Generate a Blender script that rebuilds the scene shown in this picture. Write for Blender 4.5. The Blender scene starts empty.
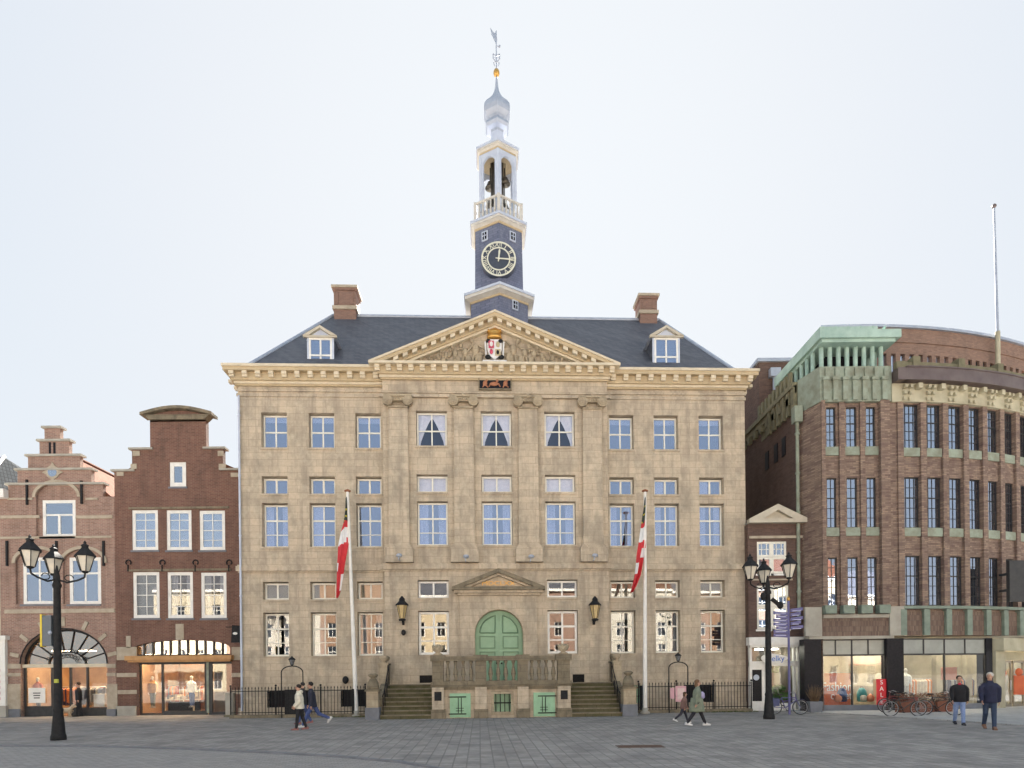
import bpy, math, random
from mathutils import Vector, Matrix
random.seed(7)
R = math.radians
S = bpy.context.scene
COL = S.collection
# ------------------------------------------------------------------ camera
FPX, HOR, CH, ROLL = 620.0, 675.0, 1.95, R(0.6)
cd = bpy.data.cameras.new("camera"); cam = bpy.data.objects.new("camera", cd); COL.objects.link(cam)
cd.sensor_width = 36.0; cd.lens = FPX/1024*36.0; cd.clip_end = 3000; cd.clip_start = 0.1
cd.shift_y = (HOR-384)/1024.0
cr, sr = math.cos(ROLL), math.sin(ROLL)
cam.matrix_world = Matrix(((cr, sr, 0, 0), (0, 0, -1, 0), (-sr, cr, 0, CH), (0, 0, 0, 1)))
S.camera = cam
S.render.resolution_x, S.render.resolution_y = 1024, 768
# ------------------------------------------------------------------ light
SUN_EL, SUN_AZ = R(37), R(2.5)          # the sun stands behind the town hall
w = bpy.data.worlds.new("World"); S.world = w; w.use_nodes = True
nt = w.node_tree; bg = nt.nodes['Background']
sky = nt.nodes.new('ShaderNodeTexSky'); sky.sky_type = 'NISHITA'; sky.sun_disc = False
sky.sun_elevation = SUN_EL; sky.sun_rotation = SUN_AZ
sky.air_density = 1.0; sky.dust_density = 1.5; sky.ozone_density = 1.0
hs = nt.nodes.new('ShaderNodeHueSaturation'); hs.inputs['Saturation'].default_value = 1.15; hs.inputs['Value'].default_value = 1.55
nt.links.new(sky.outputs[0], hs.inputs['Color'])     # thin bright haze whitens the blue
# soft shoulder: c*k/(c+k), so the haze round the sun never burns out
K = (.745, .78, .82)
vm = nt.nodes.new('ShaderNodeVectorMath'); vm.operation = 'MULTIPLY'; nt.links.new(hs.outputs[0], vm.inputs[0]); vm.inputs[1].default_value = K
va = nt.nodes.new('ShaderNodeVectorMath'); va.operation = 'ADD'; nt.links.new(hs.outputs[0], va.inputs[0]); va.inputs[1].default_value = K
vd = nt.nodes.new('ShaderNodeVectorMath'); vd.operation = 'DIVIDE'; nt.links.new(vm.outputs[0], vd.inputs[0]); nt.links.new(va.outputs[0], vd.inputs[1])
nt.links.new(vd.outputs[0], bg.inputs[0]); bg.inputs[1].default_value = 0.13
sl = bpy.data.lights.new("sun", 'SUN'); sl.energy = 4.2; sl.angle = R(0.5); sl.color = (1.0, 0.94, 0.85)
so = bpy.data.objects.new("sun", sl); COL.objects.link(so)
sd = Vector((math.sin(SUN_AZ)*math.cos(SUN_EL), math.cos(SUN_AZ)*math.cos(SUN_EL), math.sin(SUN_EL)))
so.rotation_euler = sd.to_track_quat('Z', 'Y').to_euler()
S.view_settings.view_transform = 'Standard'; S.view_settings.look = 'None'
S.view_settings.exposure = 3.25; S.view_settings.gamma = 1.0
# ------------------------------------------------------------------ materials
def newmat(name):
    m = bpy.data.materials.new(name); m.use_nodes = True
    return m, m.node_tree, m.node_tree.nodes['Principled BSDF']
def col4(c): return (c[0], c[1], c[2], 1)
def coords(nt, wall=False, scale=1.0):
    tc = nt.nodes.new('ShaderNodeTexCoord')
    if not wall: return tc.outputs['Object']
    sp = nt.nodes.new('ShaderNodeSeparateXYZ'); nt.links.new(tc.outputs['Object'], sp.inputs[0])
    ad = nt.nodes.new('ShaderNodeMath'); ad.operation = 'ADD'
    nt.links.new(sp.outputs[0], ad.inputs[0]); nt.links.new(sp.outputs[1], ad.inputs[1])
    cb = nt.nodes.new('ShaderNodeCombineXYZ'); nt.links.new(ad.outputs[0], cb.inputs[0]); nt.links.new(sp.outputs[2], cb.inputs[1])
    return cb.outputs[0]
def noise(nt, vec, scale, detail=5, rough=.6):
    n = nt.nodes.new('ShaderNodeTexNoise'); n.inputs['Scale'].default_value = scale
    n.inputs['Detail'].default_value = detail; n.inputs['Roughness'].default_value = rough
    nt.links.new(vec, n.inputs['Vector']); return n.outputs['Fac']
def ramp(nt, fac, a, b, lo=0.0, hi=1.0):
    r = nt.nodes.new('ShaderNodeMapRange'); r.inputs[1].default_value = a; r.inputs[2].default_value = b
    r.inputs[3].default_value = lo; r.inputs[4].default_value = hi
    nt.links.new(fac, r.inputs[0]); return r.outputs[0]
def mix(nt, fac, a, b, mode='MIX'):
    m = nt.nodes.new('ShaderNodeMix'); m.data_type = 'RGBA'; m.blend_type = mode
    if isinstance(fac, (int, float)): m.inputs[0].default_value = fac
    else: nt.links.new(fac, m.inputs[0])
    for v, i in ((a, 6), (b, 7)):
        if isinstance(v, tuple): m.inputs[i].default_value = col4(v)
        else: nt.links.new(v, m.inputs[i])
    return m.outputs[2]
def bump(nt, b, h, strength, dist=.02):
    n = nt.nodes.new('ShaderNodeBump'); n.inputs['Strength'].default_value = strength; n.inputs['Distance'].default_value = dist
    nt.links.new(h, n.inputs['Height']); nt.links.new(n.outputs[0], b.inputs['Normal'])
def PM(name, c1, c2=None, scale=6, rough=.6, metal=0, bmp=.15, spec=.5):
    """plain surface with blotchy variation"""
    m, nt, b = newmat(name)
    c2 = c2 or tuple(x*.75 for x in c1)
    v = coords(nt); n = noise(nt, v, scale)
    f = ramp(nt, n, .35, .7)
    nt.links.new(mix(nt, f, c1, c2), b.inputs['Base Color'])
    b.inputs['Roughness'].default_value = rough; b.inputs['Metallic'].default_value = metal
    b.inputs['Specular IOR Level'].default_value = spec
    if bmp: bump(nt, b, noise(nt, v, scale*6), bmp, .01)
    return m
def BM(name, c1, c2, mortar, bw, bh, ms=.012, stain=None, stain_amt=.5, stain_scale=.5, rough=.85, bmp=.5, drip=None, offset=.5, streak=True, fine=.25):
    """brick / block masonry with stains"""
    m, nt, b = newmat(name)
    v = coords(nt, True)
    br = nt.nodes.new('ShaderNodeTexBrick'); nt.links.new(v, br.inputs['Vector'])
    br.inputs['Color1'].default_value = col4(c1); br.inputs['Color2'].default_value = col4(c2); br.inputs['Mortar'].default_value = col4(mortar)
    br.inputs['Scale'].default_value = 1; br.inputs['Brick Width'].default_value = bw; br.inputs['Row Height'].default_value = bh
    br.inputs['Mortar Size'].default_value = ms; br.inputs['Mortar Smooth'].default_value = .3; br.offset = offset
    c = br.outputs['Color']
    n2 = noise(nt, v, 7, 6, .7)
    c = mix(nt, fine, c, mix(nt, ramp(nt, n2, .3, .7), tuple(x*.55 for x in c1), tuple(min(1, x*1.35) for x in c2)))
    if stain:
        mp = nt.nodes.new('ShaderNodeMapping'); mp.inputs['Scale'].default_value = (1.6, .8, 1) if streak else (1, 1, 1)
        nt.links.new(v, mp.inputs[0])
        n = noise(nt, mp.outputs[0], stain_scale, 8, .68)
        c = mix(nt, ramp(nt, n, .45, .72, 0, stain_amt), c, stain)
    if drip:
        mp = nt.nodes.new('ShaderNodeMapping'); mp.inputs['Scale'].default_value = (2.6, .22, 1)
        nt.links.new(v, mp.inputs[0]); n = noise(nt, mp.outputs[0], 1.0, 7, .65)
        c = mix(nt, ramp(nt, n, .48, .70, 0, drip[1]), c, drip[0])
        n = noise(nt, v, 1.7, 6, .7); c = mix(nt, ramp(nt, n, .52, .75, 0, drip[1]*.8), c, drip[2])
    nt.links.new(c, b.inputs['Base Color']); b.inputs['Roughness'].default_value = rough
    b.inputs['Specular IOR Level'].default_value = .25
    h = mix(nt, .5, br.outputs['Fac'], noise(nt, v, 25)); 
    inv = nt.nodes.new('ShaderNodeMath'); inv.operation = 'SUBTRACT'; inv.inputs[0].default_value = 1
    nt.links.new(h, inv.inputs[1]); bump(nt, b, inv.outputs[0], bmp, .02)
    return m
def GL(name, refl=.35, tint=(.75, .8, .85), wob=.02, rtint=(.95, .97, 1), sc=1.1):
    m = bpy.data.materials.new(name); m.use_nodes = True; nt = m.node_tree; nt.nodes.clear()
    o = nt.nodes.new('ShaderNodeOutputMaterial'); mx = nt.nodes.new('ShaderNodeMixShader')
    t = nt.nodes.new('ShaderNodeBsdfTransparent'); t.inputs[0].default_value = col4(tint)
    g = nt.nodes.new('ShaderNodeBsdfGlossy'); g.inputs['Roughness'].default_value = .01; g.inputs['Color'].default_value = col4(rtint)
    lw = nt.nodes.new('ShaderNodeLayerWeight'); lw.inputs[0].default_value = .5
    pw = nt.nodes.new('ShaderNodeMath'); pw.operation = 'POWER'; pw.inputs[1].default_value = 5; nt.links.new(lw.outputs['Facing'], pw.inputs[0])
    ad = nt.nodes.new('ShaderNodeMath'); ad.operation = 'MULTIPLY_ADD'; ad.inputs[1].default_value = .9-refl; ad.inputs[2].default_value = refl+.02; ad.use_clamp = True
    nt.links.new(pw.outputs[0], ad.inputs[0]); nt.links.new(ad.outputs[0], mx.inputs[0])
    tc = nt.nodes.new('ShaderNodeTexCoord'); n = nt.nodes.new('ShaderNodeTexNoise'); n.inputs['Scale'].default_value = sc; n.inputs['Detail'].default_value = 2
    nt.links.new(tc.outputs['Object'], n.inputs[0])
    bp = nt.nodes.new('ShaderNodeBump'); bp.inputs['Strength'].default_value = wob; bp.inputs['Distance'].default_value = 1
    nt.links.new(n.outputs[0], bp.inputs['Height']); nt.links.new(bp.outputs[0], g.inputs['Normal'])
    nt.links.new(t.outputs[0], mx.inputs[1]); nt.links.new(g.outputs[0], mx.inputs[2]); nt.links.new(mx.outputs[0], o.inputs[0])
    return m
def EM(name, c, s):
    m, nt, b = newmat(name); b.inputs['Base Color'].default_value = col4(c)
    b.inputs['Emission Color'].default_value = col4(c); b.inputs['Emission Strength'].default_value = s; return m
STONE = BM('sandstone', (.60, .50, .375), (.45, .375, .285), (.25, .21, .16), .95, .33, .010, drip=((.26, .22, .175), .75, (.62, .54, .42)), stain=(.25, .225, .18), stain_amt=.85, stain_scale=.75, bmp=.35, fine=.4)
STONE_C = BM('cornice_stone', (.54, .44, .29), (.46, .37, .24), (.36, .29, .2), 1.6, .5, .008, stain=(.38, .3, .2), stain_amt=.4, stain_scale=.8, bmp=.2)
STONE_M = BM('carved_stone', (.46, .385, .275), (.38, .315, .225), (.2, .165, .115), .8, .3, .006, stain=(.14, .12, .09), stain_amt=.7, stain_scale=1.6, bmp=.5, rough=.9)
STONE_D = BM('weathered_stone', (.26, .215, .15), (.20, .17, .12), (.12, .105, .08), .8, .3, .012, stain=(.07, .065, .05), stain_amt=.75, stain_scale=1.6, bmp=.6, rough=.9)
CREAM = PM('cream_trim_paint', (.66, .58, .44), (.52, .45, .33), 2.2, .5)
STEPM = BM('mossy_step_stone', (.13, .115, .07), (.10, .09, .05), (.045, .045, .03), 1.2, .5, .01, stain=(.055, .065, .02), stain_amt=.9, stain_scale=1.3, bmp=.6, streak=False)
BRICK1 = BM('pink_brown_brick', (.38, .23, .18), (.24, .135, .105), (.40, .35, .30), .24, .075, .012, drip=((.16, .11, .09), .5, (.42, .30, .25)), stain=(.13, .085, .065), stain_amt=.5, stain_scale=.7)
BRICK2 = BM('red_brown_brick', (.22, .11, .08), (.14, .068, .052), (.25, .19, .15), .24, .075, .010, drip=((.09, .06, .05), .5, (.26, .16, .13)), stain=(.07, .045, .038), stain_amt=.5, stain_scale=.7)
BRICK3 = BM('mottled_purple_brick', (.43, .32, .235), (.12, .078, .07), (.17, .14, .125), .30, .085, .012, stain=(.09, .05, .05), stain_amt=.45, stain_scale=1.2, fine=.45)
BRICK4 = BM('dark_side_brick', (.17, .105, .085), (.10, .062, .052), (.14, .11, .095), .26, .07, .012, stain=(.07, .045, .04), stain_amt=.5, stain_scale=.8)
BRICKV = BM('upright_panel_brick', (.28, .20, .15), (.13, .085, .07), (.14, .115, .10), .07, .26, .012, stain=(.09, .05, .045), stain_amt=.4, stain_scale=1.2)
BRICKR = BM('warm_attic_brick', (.33, .215, .165), (.21, .13, .10), (.24, .18, .15), .24, .075, .012, stain=(.14, .10, .08), stain_amt=.5, stain_scale=.7)
SLATE = BM('roof_slate', (.12, .125, .145), (.07, .075, .095), (.035, .038, .05), .3, .17, .012, drip=((.15, .155, .17), .5, (.06, .065, .08)), stain=(.15, .155, .18), stain_amt=.4, stain_scale=.9, rough=.55, bmp=.5)  # slightly lightened: haze along the roofs put into the colour
TSLATE = BM('tower_slate', (.17, .19, .27), (.115, .13, .20), (.07, .08, .13), .22, .14, .01, drip=((.22, .24, .30), .5, (.10, .12, .18)), stain=(.22, .24, .3), stain_amt=.4, stain_scale=.9, rough=.6, bmp=.4)  # lightened: hazy glow round the tower put into the slate colour
TILE = BM('orange_roof_tile', (.14, .062, .04), (.10, .043, .028), (.12, .05, .03), .25, .3, .03, stain=(.18, .10, .07), stain_amt=.5, stain_scale=.8, bmp=.9, offset=0)
TILEB = BM('black_roof_tile', (.05, .055, .06), (.035, .04, .045), (.015, .016, .018), .25, .3, .03, rough=.95, bmp=.4, offset=0)
for _m in (TILEB, TILE): _m.node_tree.nodes['Principled BSDF'].inputs['Specular IOR Level'].default_value = 0.02
LEAD = PM('pale_lead', (.42, .46, .54), (.32, .36, .44), 2, .45, .3)
LEADW = PM('blue_grey_tower_paint', (.52, .57, .67), (.42, .47, .58), 2, .5)
WHITE = PM('white_frame_paint', (.80, .79, .76), (.70, .69, .65), 4, .45)
CREAM3 = PM('weathered_cream_paint', (.52, .47, .38), (.42, .38, .30), 3, .6)
TOWERT = PM('tower_trim_paint', (.60, .58, .53), (.48, .46, .42), 3, .6)
DIAL = PM('dial_blue_grey', (.055, .065, .095), (.04, .048, .07), 6, .5)
WHITE2 = PM('offwhite_frame_paint', (.80, .78, .70), (.72, .7, .62), 4, .45)
GREEN = PM('door_green_paint', (.26, .42, .27), (.21, .36, .23), 2.5, .45)
GREEND = PM('door_shade_green', (.13, .24, .15), (.10, .20, .12), 2.5, .5)  # darker door green: shade put into the colour of the panel mouldings
GREEN2 = PM('shutter_green_paint', (.27, .48, .31), (.22, .40, .25), 2.5, .45)
COPPER = PM('verdigris_copper', (.38, .52, .46), (.24, .36, .32), 1.5, .65)
COPPERS = PM('weathered_green_stone', (.29, .34, .275), (.19, .195, .145), 2.2, .8)
COPPERP = PM('pale_green_panel', (.22, .27, .22), (.15, .19, .155), 3, .7)
CAST = PM('cream_cast_stone', (.48, .45, .33), (.34, .31, .22), 1.3, .85)
MOSSC = PM('mossy_parapet_stone', (.21, .19, .12), (.12, .115, .07), 2.5, .9)
LILAC = PM('brown_copper_gutter', (.17, .135, .13), (.12, .09, .09), 1.5, .5, .4)
GREYST = PM('grey_stone', (.40, .38, .33), (.31, .29, .25), 2, .8)
BLUEST = PM('blue_grey_plinth', (.17, .18, .21), (.12, .13, .15), 2.5, .6)
TRIMST = PM('pale_trim_stone', (.44, .38, .30), (.33, .28, .21), 3, .85)
BLACKM = PM('black_iron', (.016, .017, .019), (.028, .028, .03), 9, .7, .1, .15, .2)
BLACKG = PM('black_granite', (.010, .010, .014), (.018, .018, .024), 12, .4, 0, .05, .15)
DARKF = PM('dark_steel_frame', (.04, .042, .045), (.06, .06, .062), 5, .5, .5)
GOLD = PM('gold_leaf', (.72, .42, .12), (.55, .3, .08), 5, .35, .75)
ORANGEW = PM('golden_timber_fascia', (.50, .27, .10), (.38, .19, .06), 4, .5)
DOORW = PM('brown_timber', (.20, .09, .04), (.12, .055, .03), 5, .45)
ROOM = PM('dim_room_wall', (.16, .135, .11), (.11, .095, .08), 1, .9)
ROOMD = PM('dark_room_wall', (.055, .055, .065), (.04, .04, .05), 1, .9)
ROOMW = PM('warm_shop_wall', (.33, .21, .12), (.22, .135, .08), 1.2, .8)
ROOMC = PM('pale_shop_wall', (.33, .30, .23), (.2, .18, .14), .9, .8)
CURT = PM('white_net_curtain', (.80, .82, .86), (.66, .70, .78), 7, .9)
BLIND = PM('pale_blind', (.68, .64, .52), (.6, .55, .44), 2, .8)
GLC = GL('curtained_window_glass', .06, (.95, .95, .97), .002, (.7, .78, 1))  # sky blue put into the reflection tint
GLU = GL('upper_window_glass', .31, (.85, .87, .93), .003, (.70, .79, 1))  # blue of the mirrored sky put into the reflection tint
GLL = GL('lower_window_glass', .075, (.72, .72, .72), .0004, (1, .97, .92), 1.6)
GLS = GL('shop_glass', .03, (.88, .9, .9), .002)
GLH = GL('house_window_glass', .34, (.8, .84, .88), .001, (.78, .86, 1))
GLD = GL('leaded_glass', .46, (.45, .5, .58), .002, (.8, .86, 1), 3)
GLF = GL('fanlight_glass', .35, (.4, .4, .4), .002, (1, .97, .9))
LAMPG = GL('lantern_glass', .12, (.82, .78, .7), .0)
AMBER = PM('amber_lantern_glass', (.55, .42, .20), (.42, .31, .15), 4, .25)
FROST = PM('frosted_lantern_glass', (.68, .62, .50), (.5, .48, .43), 4, .3)
# ------------------------------------------------------------------ mesh builder
class M:
    def __init__(s, T=None): s.v=[]; s.f=[]; s.m=[]; s.s=[]; s.T=T
    def add(s, vs, fs, mi=0, sm=False):
        n=len(s.v)
        for p in vs:
            p=Vector(p)
            if s.T is not None: p=s.T@p
            s.v.append(p)
        for f in fs: s.f.append([i+n for i in f]); s.m.append(mi); s.s.append(sm)
    def box(s,x0,x1,y0,y1,z0,z1,mi=0):
        s.add([(x0,y0,z0),(x1,y0,z0),(x1,y1,z0),(x0,y1,z0),(x0,y0,z1),(x1,y0,z1),(x1,y1,z1),(x0,y1,z1)],
              [(0,3,2,1),(4,5,6,7),(0,1,5,4),(1,2,6,5),(2,3,7,6),(3,0,4,7)],mi)
    def cb(s,c,d,mi=0): s.box(c[0]-d[0]/2,c[0]+d[0]/2,c[1]-d[1]/2,c[1]+d[1]/2,c[2]-d[2]/2,c[2]+d[2]/2,mi)
    def prism(s,pts,y0,y1,mi=0,ax='y',cap=True):
        """pts: 2D outline; ax y: (x,z) pushed along y; x: (y,z) along x; z: (x,y) along z"""
        k={'y':lambda p,t:(p[0],t,p[1]),'x':lambda p,t:(t,p[0],p[1]),'z':lambda p,t:(p[0],p[1],t)}[ax]
        n=len(pts); vs=[k(p,y0) for p in pts]+[k(p,y1) for p in pts]
        fs=[(i,(i+1)%n,n+(i+1)%n,n+i) for i in range(n)]
        if cap: fs+= [tuple(range(n))[::-1],tuple(range(n,2*n))]
        s.add(vs,fs,mi)
    def tube(s,p0,p1,r0,r1=None,n=8,mi=0,cap=True,sm=True):
        r1=r0 if r1 is None else r1
        p0,p1=Vector(p0),Vector(p1); d=(p1-p0)
        if d.length<1e-6: return
        d.normalize(); a=d.orthogonal().normalized(); b=d.cross(a)
        vs=[]; 
        for p,r in ((p0,r0),(p1,r1)):
            for i in range(n):
                t=2*math.pi*i/n; vs.append(p+a*(r*math.cos(t))+b*(r*math.sin(t)))
        s.add(vs,[(i,(i+1)%n,n+(i+1)%n,n+i) for i in range(n)],mi,sm)
        if cap: s.add(vs,[tuple(range(n))[::-1],tuple(range(n,2*n))],mi)
    def path(s,pts,r,n=6,mi=0):
        for a,b in zip(pts[:-1],pts[1:]): s.tube(a,b,r,r,n,mi)
    def lathe(s,prof,c=(0,0,0),n=16,mi=0,sm=True,ph=0,sx=1,sy=1):
        vs=[]
        for r,z in prof:
            for i in range(n):
                t=2*math.pi*i/n+ph; vs.append((c[0]+r*sx*math.cos(t),c[1]+r*sy*math.sin(t),c[2]+z))
        fs=[]
        for k in range(len(prof)-1):
            for i in range(n): fs.append((k*n+i,k*n+(i+1)%n,(k+1)*n+(i+1)%n,(k+1)*n+i))
        fs.append(tuple(range(n))[::-1]); fs.append(tuple(range((len(prof)-1)*n,len(prof)*n)))
        s.add(vs,fs,mi,sm)
    def ell(s,c,r,n=12,k=7,mi=0):
        if not hasattr(r,'__len__'): r=(r,r,r)
        vs=[]; fs=[]
        for j in range(k+1):
            a=math.pi*j/k-math.pi/2; q=max(math.cos(a),.02)
            for i in range(n):
                t=2*math.pi*i/n; vs.append((c[0]+r[0]*q*math.cos(t),c[1]+r[1]*q*math.sin(t),c[2]+r[2]*math.sin(a)))
        for j in range(k):
            for i in range(n): fs.append((j*n+i,j*n+(i+1)%n,(j+1)*n+(i+1)%n,(j+1)*n+i))
        s.add(vs,fs,mi,True)
    def mesh(s,me,mi=0):
        s.add([v.co for v in me.vertices],[tuple(p.vertices) for p in me.polygons],mi,True)
    def grid(s,solids,holes,y0,y1,mi=0):
        xs=sorted({round(q,4) for r in solids+holes for q in r[:2]}); zs=sorted({round(q,4) for r in solids+holes for q in r[2:]})
        def inside(cx,cz): return any(a<cx<b and c<cz<d for a,b,c,d in solids) and not any(a<cx<b and c<cz<d for a,b,c,d in holes)
        nx,nz=len(xs)-1,len(zs)-1
        G=[[inside((xs[i]+xs[i+1])/2,(zs[j]+zs[j+1])/2) for j in range(nz)] for i in range(nx)]
        g=lambda i,j: 0<=i<nx and 0<=j<nz and G[i][j]
        for i in range(nx):
            for j in range(nz):
                if not G[i][j]: continue
                a,b,c,d=xs[i],xs[i+1],zs[j],zs[j+1]
                q=[(a,y0,c),(b,y0,c),(b,y0,d),(a,y0,d),(a,y1,c),(b,y1,c),(b,y1,d),(a,y1,d)]
                fs=[(0,1,2,3),(5,4,7,6)]
                if not g(i-1,j): fs.append((4,0,3,7))
                if not g(i+1,j): fs.append((1,5,6,2))
                if not g(i,j-1): fs.append((4,5,1,0))
                if not g(i,j+1): fs.append((3,2,6,7))
                s.add(q,fs,mi)
    def build(s,name,mats,parent=None,loc=None):
        me=bpy.data.meshes.new(name); me.from_pydata([tuple(v) for v in s.v],[],s.f)
        if not isinstance(mats,(list,tuple)): mats=[mats]
        for m in mats: me.materials.append(m)
        me.polygons.foreach_set('material_index',s.m); me.polygons.foreach_set('use_smooth',s.s); me.update()
        o=bpy.data.objects.new(name,me); COL.objects.link(o)
        if parent: o.parent=parent
        if loc: o.location=loc
        return o
def tag(o,label=None,cat=None,group=None,kind=None):
    if label: o['label']=label
    if cat: o['category']=cat
    if group: o['group']=group
    if kind: o['kind']=kind
    return o
def thing(name,label,cat,loc=(0,0,0),rz=0,group=None):
    o=bpy.data.objects.new(name,None); COL.objects.link(o); o.empty_display_size=.3
    o.location=loc; o.rotation_euler=(0,0,rz); return tag(o,label,cat,group)
def kids(o): return [c for c in COL.objects if c.parent==o]
def dup(o,parent=None,loc=None,rz=None,label=None):
    c=o.copy(); COL.objects.link(c)
    if parent: c.parent=parent
    if loc is not None: c.location=loc
    if rz is not None: c.rotation_euler=(0,0,rz)
    if label: c['label']=label
    for k in kids(o): dup(k,c)
    return c
class Fr:
    """a facade frame: u along the facade, w into the building"""
    def __init__(s,x,y,a): s.o=(x,y); s.a=a; s.u=(math.cos(a),math.sin(a)); s.w=(-math.sin(a),math.cos(a))
    def p(s,px,py,w=0):
        dx,dy=px-512,HOR-py; wx=dx*cr+dy*sr; wz=-dx*sr+dy*cr
        t=(w+s.o[0]*s.w[0]+s.o[1]*s.w[1])/(wx*s.w[0]+FPX*s.w[1])
        X,Y=t*wx-s.o[0],t*FPX-s.o[1]
        return X*s.u[0]+Y*s.u[1], CH+t*wz
    def uu(s,px,py,w=0): return s.p(px,py,w)[0]
    def z(s,py,px=512,w=0): return s.p(px,py,w)[1]
    def rect(s,x0,x1,y0,y1,w=0):
        """pixel box -> u0,u1,z0,z1"""
        ym=(y0+y1)/2; xm=(x0+x1)/2
        return s.uu(x0,ym,w),s.uu(x1,ym,w),s.z(y1,xm,w),s.z(y0,xm,w)
def G(px,py):
    dx,dy=px-512,HOR-py; wx=dx*cr+dy*sr; wz=-dx*sr+dy*cr
    t=-CH/wz; return t*wx,t*FPX
def spandrel(m,u0,u1,zs,z1,y0,y1,mi=0,n=14):
    """fills the corners above an arch springing at zs inside a hole that goes up to z1"""
    c=(u0+u1)/2; h=z1-zs
    arc=[(c-(u1-u0)/2*math.cos(math.pi*i/n),zs+h*math.sin(math.pi*i/n)) for i in range(n+1)]
    L=[p for p in arc if p[0]<=c+1e-6]; m.prism(L[::-1]+[(u0,z1)] if abs(L[-1][0]-c)<1e-3 else L[::-1]+[(u0,z1)],y0,y1,mi)
    Rr=[p for p in arc if p[0]>=c-1e-6]; m.prism([(u1,z1)]+Rr[::-1],y0,y1,mi)
def arcpts(c,rx,zs,h,n=16): return [(c+rx*math.cos(math.pi*i/n),zs+h*math.sin(math.pi*i/n)) for i in range(n+1)]
def window(par,u0,u1,z0,z1,w,cols,rows,fw=.07,mw=.035,glass=GLU,frame=WHITE,curt=None,cm=CURT,thick=.07,sill=None,label=None):
    """rows: list of (fraction, bar width) of cross bars measured from the bottom"""
    m=M(); m.box(u0,u1,w,w+thick,z0,z0+fw); m.box(u0,u1,w,w+thick,z1-fw,z1)
    m.box(u0,u0+fw,w,w+thick,z0+fw,z1-fw); m.box(u1-fw,u1,w,w+thick,z0+fw,z1-fw)
    for i in range(1,cols):
        c=u0+(u1-u0)*i/cols; m.box(c-mw/2,c+mw/2,w+.01,w+thick-.01,z0+fw,z1-fw)
    for r,b in rows:
        c=z0+(z1-z0)*r; m.box(u0+fw,u1-fw,w+.006,w+thick-.006,c-b/2,c+b/2)
    o=m.build('window',frame,par)
    if label: o['label']=label
    if sill:
        q=M(); q.box(u0-.07,u1+.07,sill[1],w+.02,z0-.11,z0-.014); q.build('sill',sill[0],o)
    g=M(); g.box(u0+.02,u1-.02,w+.03,w+.036,z0+.02,z1-.02); g.build('pane',glass,o)
    if curt:
        c=M(); y=w+thick+.08; iu0,iu1=u0+.03,u1-.03; W=iu1-iu0; H=z1-z0
        if curt=='tri':
            for s_ in (0,1):
                P=[]; n=10
                for i in range(n+1):
                    t=i/n; e=(.5 if t<.12 else max(.09,.5-.42*((t-.12)/.75)**.75))
                    P.append((e,t))
                e0=iu0 if s_==0 else iu1; sg=1 if s_==0 else -1
                for k in range(n):
                    for q in range(5):
                        a0=q/5; a1=(q+1)/5
                        yy=lambda a:y+.025*math.sin(a*W*40)
                        z_0=z1-P[k][1]*H; z_1=z1-P[k+1][1]*H
                        c.add([(e0+sg*P[k][0]*a0*W,yy(a0),z_0),(e0+sg*P[k][0]*a1*W,yy(a1),z_0),(e0+sg*P[k+1][0]*a1*W,yy(a1),z_1),(e0+sg*P[k+1][0]*a0*W,yy(a0),z_1)],[(0,1,2,3)],0,True)
        elif curt=='drape':
            for s_,wd in ((0,.34),(1,.30)):
                a=iu0 if s_==0 else iu1-wd*W
                n=8
                for q in range(n):
                    x0=a+wd*W*q/n; x1=a+wd*W*(q+1)/n; yy=[y+.03*(j%2) for j in (q,q+1)]
                    c.add([(x0,yy[0],z0),(x1,yy[1],z0),(x1,yy[1],z1),(x0,yy[0],z1)],[(0,1,2,3)],0)
        elif curt=='blind': c.box(iu0,iu1,y,y+.02,z1-H*.18,z1)
        elif curt=='half': c.box(iu0,iu0+W*.45,y,y+.02,z0,z1)
        elif curt=='full': c.box(iu0,iu1,y,y+.02,z0,z1)
        c.build('curtain',cm,o)
    return o
def text(name,s,size,mat,par,loc,rot=(R(90),0,0),ext=.004,align='CENTER',sx=1):
    cu=bpy.data.curves.new(name,'FONT'); cu.body=s; cu.size=size; cu.extrude=ext; cu.align_x=align; cu.align_y='CENTER'
    o=bpy.data.objects.new(name,cu); COL.objects.link(o)
    me=bpy.data.meshes.new_from_object(o.evaluated_get(bpy.context.evaluated_depsgraph_get())); bpy.data.objects.remove(o)
    me.materials.clear(); me.materials.append(mat)
    o=bpy.data.objects.new(name,me); COL.objects.link(o); o.parent=par; o.location=loc; o.rotation_euler=rot; o.scale=(sx,1,1); return o
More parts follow.
